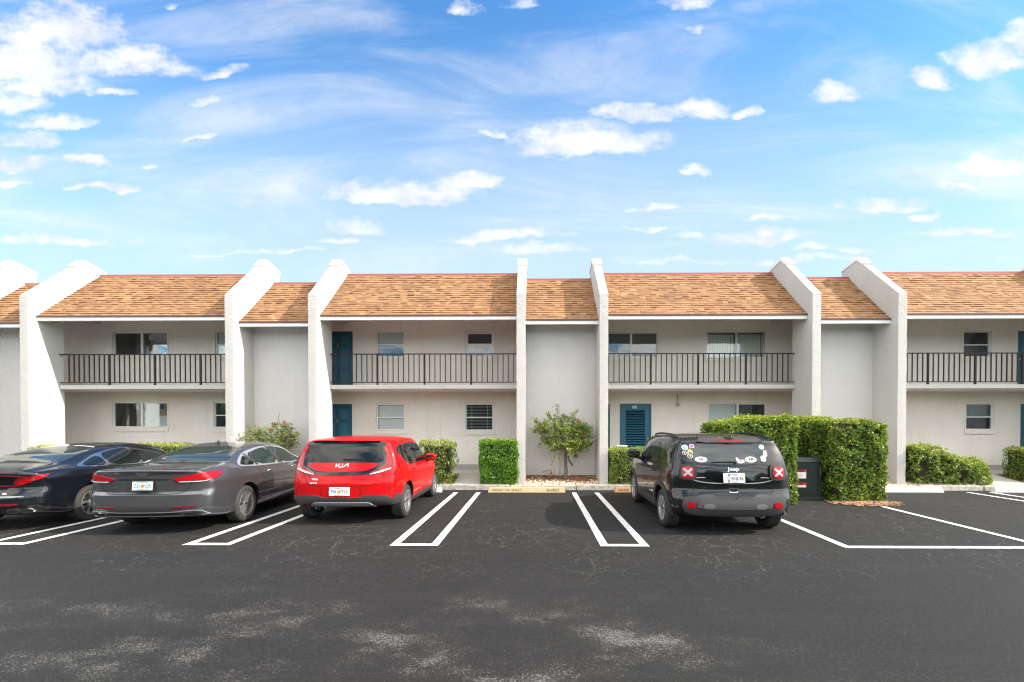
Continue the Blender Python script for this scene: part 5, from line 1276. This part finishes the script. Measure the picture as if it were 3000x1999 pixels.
def flowering_tree(label, bx, by, cx, cz, rx, ry, rz, fork, seed, nb=26, nleaf=2600, lean_=0.0, thick=.055, flowers=8, ymax=13.78):
    root = empty('hibiscus_tree', (bx, by, 0), label, 'tree', 'small flowering trees in front of the walls'); r = random.Random(seed)
    b = MB(); f = (lean_, 0, fork); z = .12
    tr = [(0, 0, z), (lean_ * .3 + .015, .01, z + (fork - z) * .4), (lean_ * .7 - .01, 0, z + (fork - z) * .75), f]; b.path(tr, thick, thick * .75, 8); b.build('trunk', M_bark, root, smooth=True, angle=60)
    b = MB(); L = Leaves(seed); tips = []
    for k in range(nb):
        while True:
            d = Vector((r.uniform(-1, 1), r.uniform(-1, 1), r.uniform(-.75, 1)))
            if .35 < d.length < 1: break
        d = d.normalized() * r.uniform(.72, 1.0); tip = Vector((cx - bx + d.x * rx, d.y * ry, cz + d.z * rz)); 
        if by + tip.y > ymax: tip.y = ymax - by - r.random() * .1
        p0 = Vector(f); mid = p0.lerp(tip, .45) + Vector((r.gauss(0, .07), r.gauss(0, .05), r.gauss(0, .07)))
        q1 = p0.lerp(mid, .5) + Vector((r.gauss(0, .03), r.gauss(0, .03), .02)); q3 = mid.lerp(tip, .55) + Vector((r.gauss(0, .05), r.gauss(0, .05), r.gauss(0, .05)))
        b.path([p0, q1, mid, q3, tip], .020, .004, 5)
        for _ in range(5):
            s0 = mid.lerp(tip, r.uniform(.1, 1)); e = s0 + Vector((r.gauss(0, .16), r.gauss(0, .12), r.gauss(.03, .14)))
            if by + e.y > ymax: e.y = ymax - by
            b.path([s0, s0.lerp(e, .5) + Vector((r.gauss(0, .02), 0, .02)), e], .007, .003, 4); tips.append((s0, e))
        tips.append((q3, tip))
    b.build('branches', M_barkl, root, smooth=True, angle=60)
    for _ in range(nleaf):
        a, c = r.choice(tips); p = a.lerp(c, r.random() ** .6) + Vector((r.gauss(0, .035), r.gauss(0, .035), r.gauss(0, .035)))
        if by + p.y > ymax: continue
        L.leaf(p, (0, -.3, .7), r.uniform(.04, .085), r.gauss(.5, .25), .6)
    L.build('leaves', M_leafh, root)
    fl = Leaves(seed + 5)
    for k in range(flowers):
        a, c = r.choice(tips); ctr = c + Vector((0, -.03, 0))
        fb = MB()
        for i in range(5):
            t = i * 6.283 / 5 + r.random() * .3; u1 = Vector((math.cos(t), -.35, math.sin(t))); u2 = Vector((math.cos(t + .55), -.2, math.sin(t + .55))); u3 = Vector((math.cos(t - .55), -.2, math.sin(t - .55)))
            fb.add([ctr, ctr + u3 * .035, ctr + u1 * .058, ctr + u2 * .035], [(0, 1, 2, 3)])
        fb.build('flower', M_flower, root)
    return root
tx_, _ = at_f(1657, 1403, 13.3); cx_, _ = at_f(1657, 1300, 13.25)
t1 = flowering_tree('small round flowering tree with thin dark trunk between the two narrow fin walls', tx_, 13.3, cx_, 1.62, 1.0, .42, .66, 1.02, 31, nb=46, nleaf=7600, flowers=3)
b = MB(); b.path([(.02, -.06, 1.0), (.06, -.075, .95), (.10, -.08, .80), (.20, -.08, .62)], .016, .022, 5); b.build('tie_strap', M_plastd, t1)
t2 = flowering_tree('spreading red flowered shrub tree with pale twisted trunk behind the dark grey sedan', -7.42, 13.3, -8.0, 1.55, .85, .42, .50, 1.05, 33, nb=34, nleaf=3000, lean_=-.06, thick=.09, flowers=9)
b = MB(); b.path([(-.05, -.02, 1.0), (-.02, -.05, 1.45), (-.2, -.05, 1.75), (-.3, -.05, 2.05), (-.24, -.05, 2.22)], .022, .006, 6); b.path([(-.05, -.02, 1.05), (.15, -.05, 1.2), (.32, -.08, 1.35)], .02, .006, 6); b.path([(-.05, -.02, 1.0), (.25, -.08, 1.08), (.5, -.1, .98)], .012, .004, 5); b.build('bare_branches', M_barkl, t2, smooth=True)
r = random.Random(5)
root = empty('spiky_plant', (12.1, 13.4, .2), 'small spiky leaved plant sticking up behind the loose shrubs', 'plant'); L = MB()
for i in range(16):
    a = r.uniform(0, 6.28); e = r.uniform(.35, .8); d = Vector((math.cos(a) * .45, math.sin(a) * .25, e)); s_ = Vector((-math.sin(a), math.cos(a), 0)) * .02
    p = Vector((0, 0, .1)); L.add([p - s_, p + s_, p + d * .6 + s_ * 1.1, p + d * .6 - s_ * 1.1, p + d + Vector((0, 0, -.05))], [(0, 1, 2, 3), (3, 2, 4)])
L.build('leaves', mat('blade_green', (.12,.22,.05), .5), root)

# ------------------------------------------------------------------ utility cabinet and small things in the bed
root = empty('utility_cabinet', (6.62, 11.35, 0), 'dark green utility cabinet with red and white warning stickers between the tall hedges', 'utility cabinet')
M_grn = mat('cabinet_green', (.006,.016,.012), .4)
b = MB(); b.box(-.47, .47, -.33, .33, .08, .92); b.prism_x([(-.35, .92), (.35, .92), (.35, 1.06), (-.28, 1.04)], -.50, .50); b.build('body', M_grn, root, bevel=.012)
b = MB(); b.box(-.52, .52, -.36, .36, 0, .08); b.build('base', mat('cabinet_base', (.012,.018,.016), .6), root)
b = MB(); b.box(.36, .375, -.338, -.33, .10, .90); b.box(-.30, -.29, -.338, -.33, .10, .90); b.build('door_seam', M_seam, root)
for (z0, z1) in ((.52, .74), (.30, .42)):
    b = MB(); b.box(-.32, .08, -.337, -.331, z0, z1, 0); b.box(-.31, .07, -.3385, -.334, z1 - .055, z1 - .008, 1); b.box(-.31, .07, -.3385, -.334, z0 + .008, z1 - .06, 2); o = b.build('warning_sticker', [mat('warning_red', (.55,.03,.03), .5), mat('warning_red2', (.60,.03,.03), .5), M_white], root)
    vs, fs = text_geo('WARNING' if z0 > .5 else 'DANGER', .05, .0005, .001, 1.1); q = MB(); q.add([(-.12 + p.x, -.3392, z1 - .031 + p.y) for p in vs], fs); q.build('lettering', M_white, o)
    q = MB(); k = z0 + .02
    while k < z1 - .08: q.box(-.29, -.02, -.3392, -.338, k, k + .008); k += .02
    q.build('fine_print', M_stenw, o)
b = MB(); b.tube((.42, -.34, .62), (.42, -.34, .82), .008, n=6); b.build('hinge', mat('rust', (.20,.07,.03), .8), root)
root = empty('meter_box', (2.66, 13.62, .3), 'small white utility box behind the low hedge by the louvred door', 'utility box')
b = MB(); b.box(-.15, .15, -.08, .08, 0, .90); o = b.build('body', M_white, root, bevel=.01); b = MB(); b.box(-.16, .16, -.09, .09, .90, .925); b.build('lid', M_white, root)
root = empty('garden_edging', (tx_ + .42, 13.22, .14), 'curved brown edging strip on the gravel right of the flowering tree', 'edging')
b = MB(); pts = [(-.27 + .54 * i / 10, -.05 * math.sin(math.pi * i / 10)) for i in range(11)]
for a, c in zip(pts, pts[1:]): b.add([(a[0], a[1], 0), (c[0], c[1], 0), (c[0], c[1], .13), (a[0], a[1], .13), (a[0], a[1] + .03, 0), (c[0], c[1] + .03, 0), (c[0], c[1] + .03, .13), (a[0], a[1] + .03, .13)], [(0,1,2,3),(4,7,6,5),(3,2,6,7)])
b.build('strip', mat('edging_brown', (.20,.07,.03), .8), root)
root = empty('irrigation_pipe', (tx_ - .42, 13.7, .16), 'rusty orange irrigation pipes rising by the tree trunk against the wall', 'pipe')
b = MB(); m_o = mat('rusty_orange', (.42,.17,.04), .7); b.path([(-.30, 0, .22), (-.06, 0, .30), (.0, 0, .28), (.0, 0, 0)], .012, .012, 6); b.build('bent_pipe', m_o, root)
b = MB(); b.box(-.03, .03, -.02, .03, 0, .24); b.build('valve', m_o, root)
b = MB(); b.tube((.16, .09, 0), (.16, .09, .95), .014, n=6); b.build('riser', M_white, root); b = MB(); b.tube((.22, .09, 0), (.22, .09, .95), .014, n=6); b.build('riser', M_white, root)
b = MB(); b.tube((-1.0 + cx_ + .0, 12.95, .12), (-.98 + cx_, 12.95, .33), .008, n=5); meta(b.build('stake', M_barkl), 'thin pale stake standing in the gravel left of the flowering tree', 'stake')

# ------------------------------------------------------------------ the trees on the far side of the lot, behind the viewer (seen in reflections)
b = MB(); r = random.Random(9)
for i in range(70):
    x = -75 + i * 2.2 + r.uniform(-1, 1); y = -30 + r.uniform(-5, 5); R0 = r.uniform(2.2, 4.2); zc = R0 * .9; nU, nV = 14, 8; vs = []
    for j in range(nV + 1):
        ph = math.pi * j / nV
        for k in range(nU):
            t = 6.283 * k / nU; d = Vector((math.sin(ph) * math.cos(t), math.sin(ph) * math.sin(t), math.cos(ph))); q = R0 * (1 + .35 * noise.noise(d * 2.3 + Vector((i, 0, 0)))); vs.append((x + d.x * q, y + d.y * q, zc + d.z * q))
    b.add(vs, [(j * nU + k, j * nU + (k + 1) % nU, (j + 1) * nU + (k + 1) % nU, (j + 1) * nU + k) for j in range(nV) for k in range(nU)])
meta(b.build('wood', mat('far_foliage', (.05,.09,.03), .9), smooth=True), 'belt of trees behind the viewer across the parking lot', 'wood', kind='stuff')
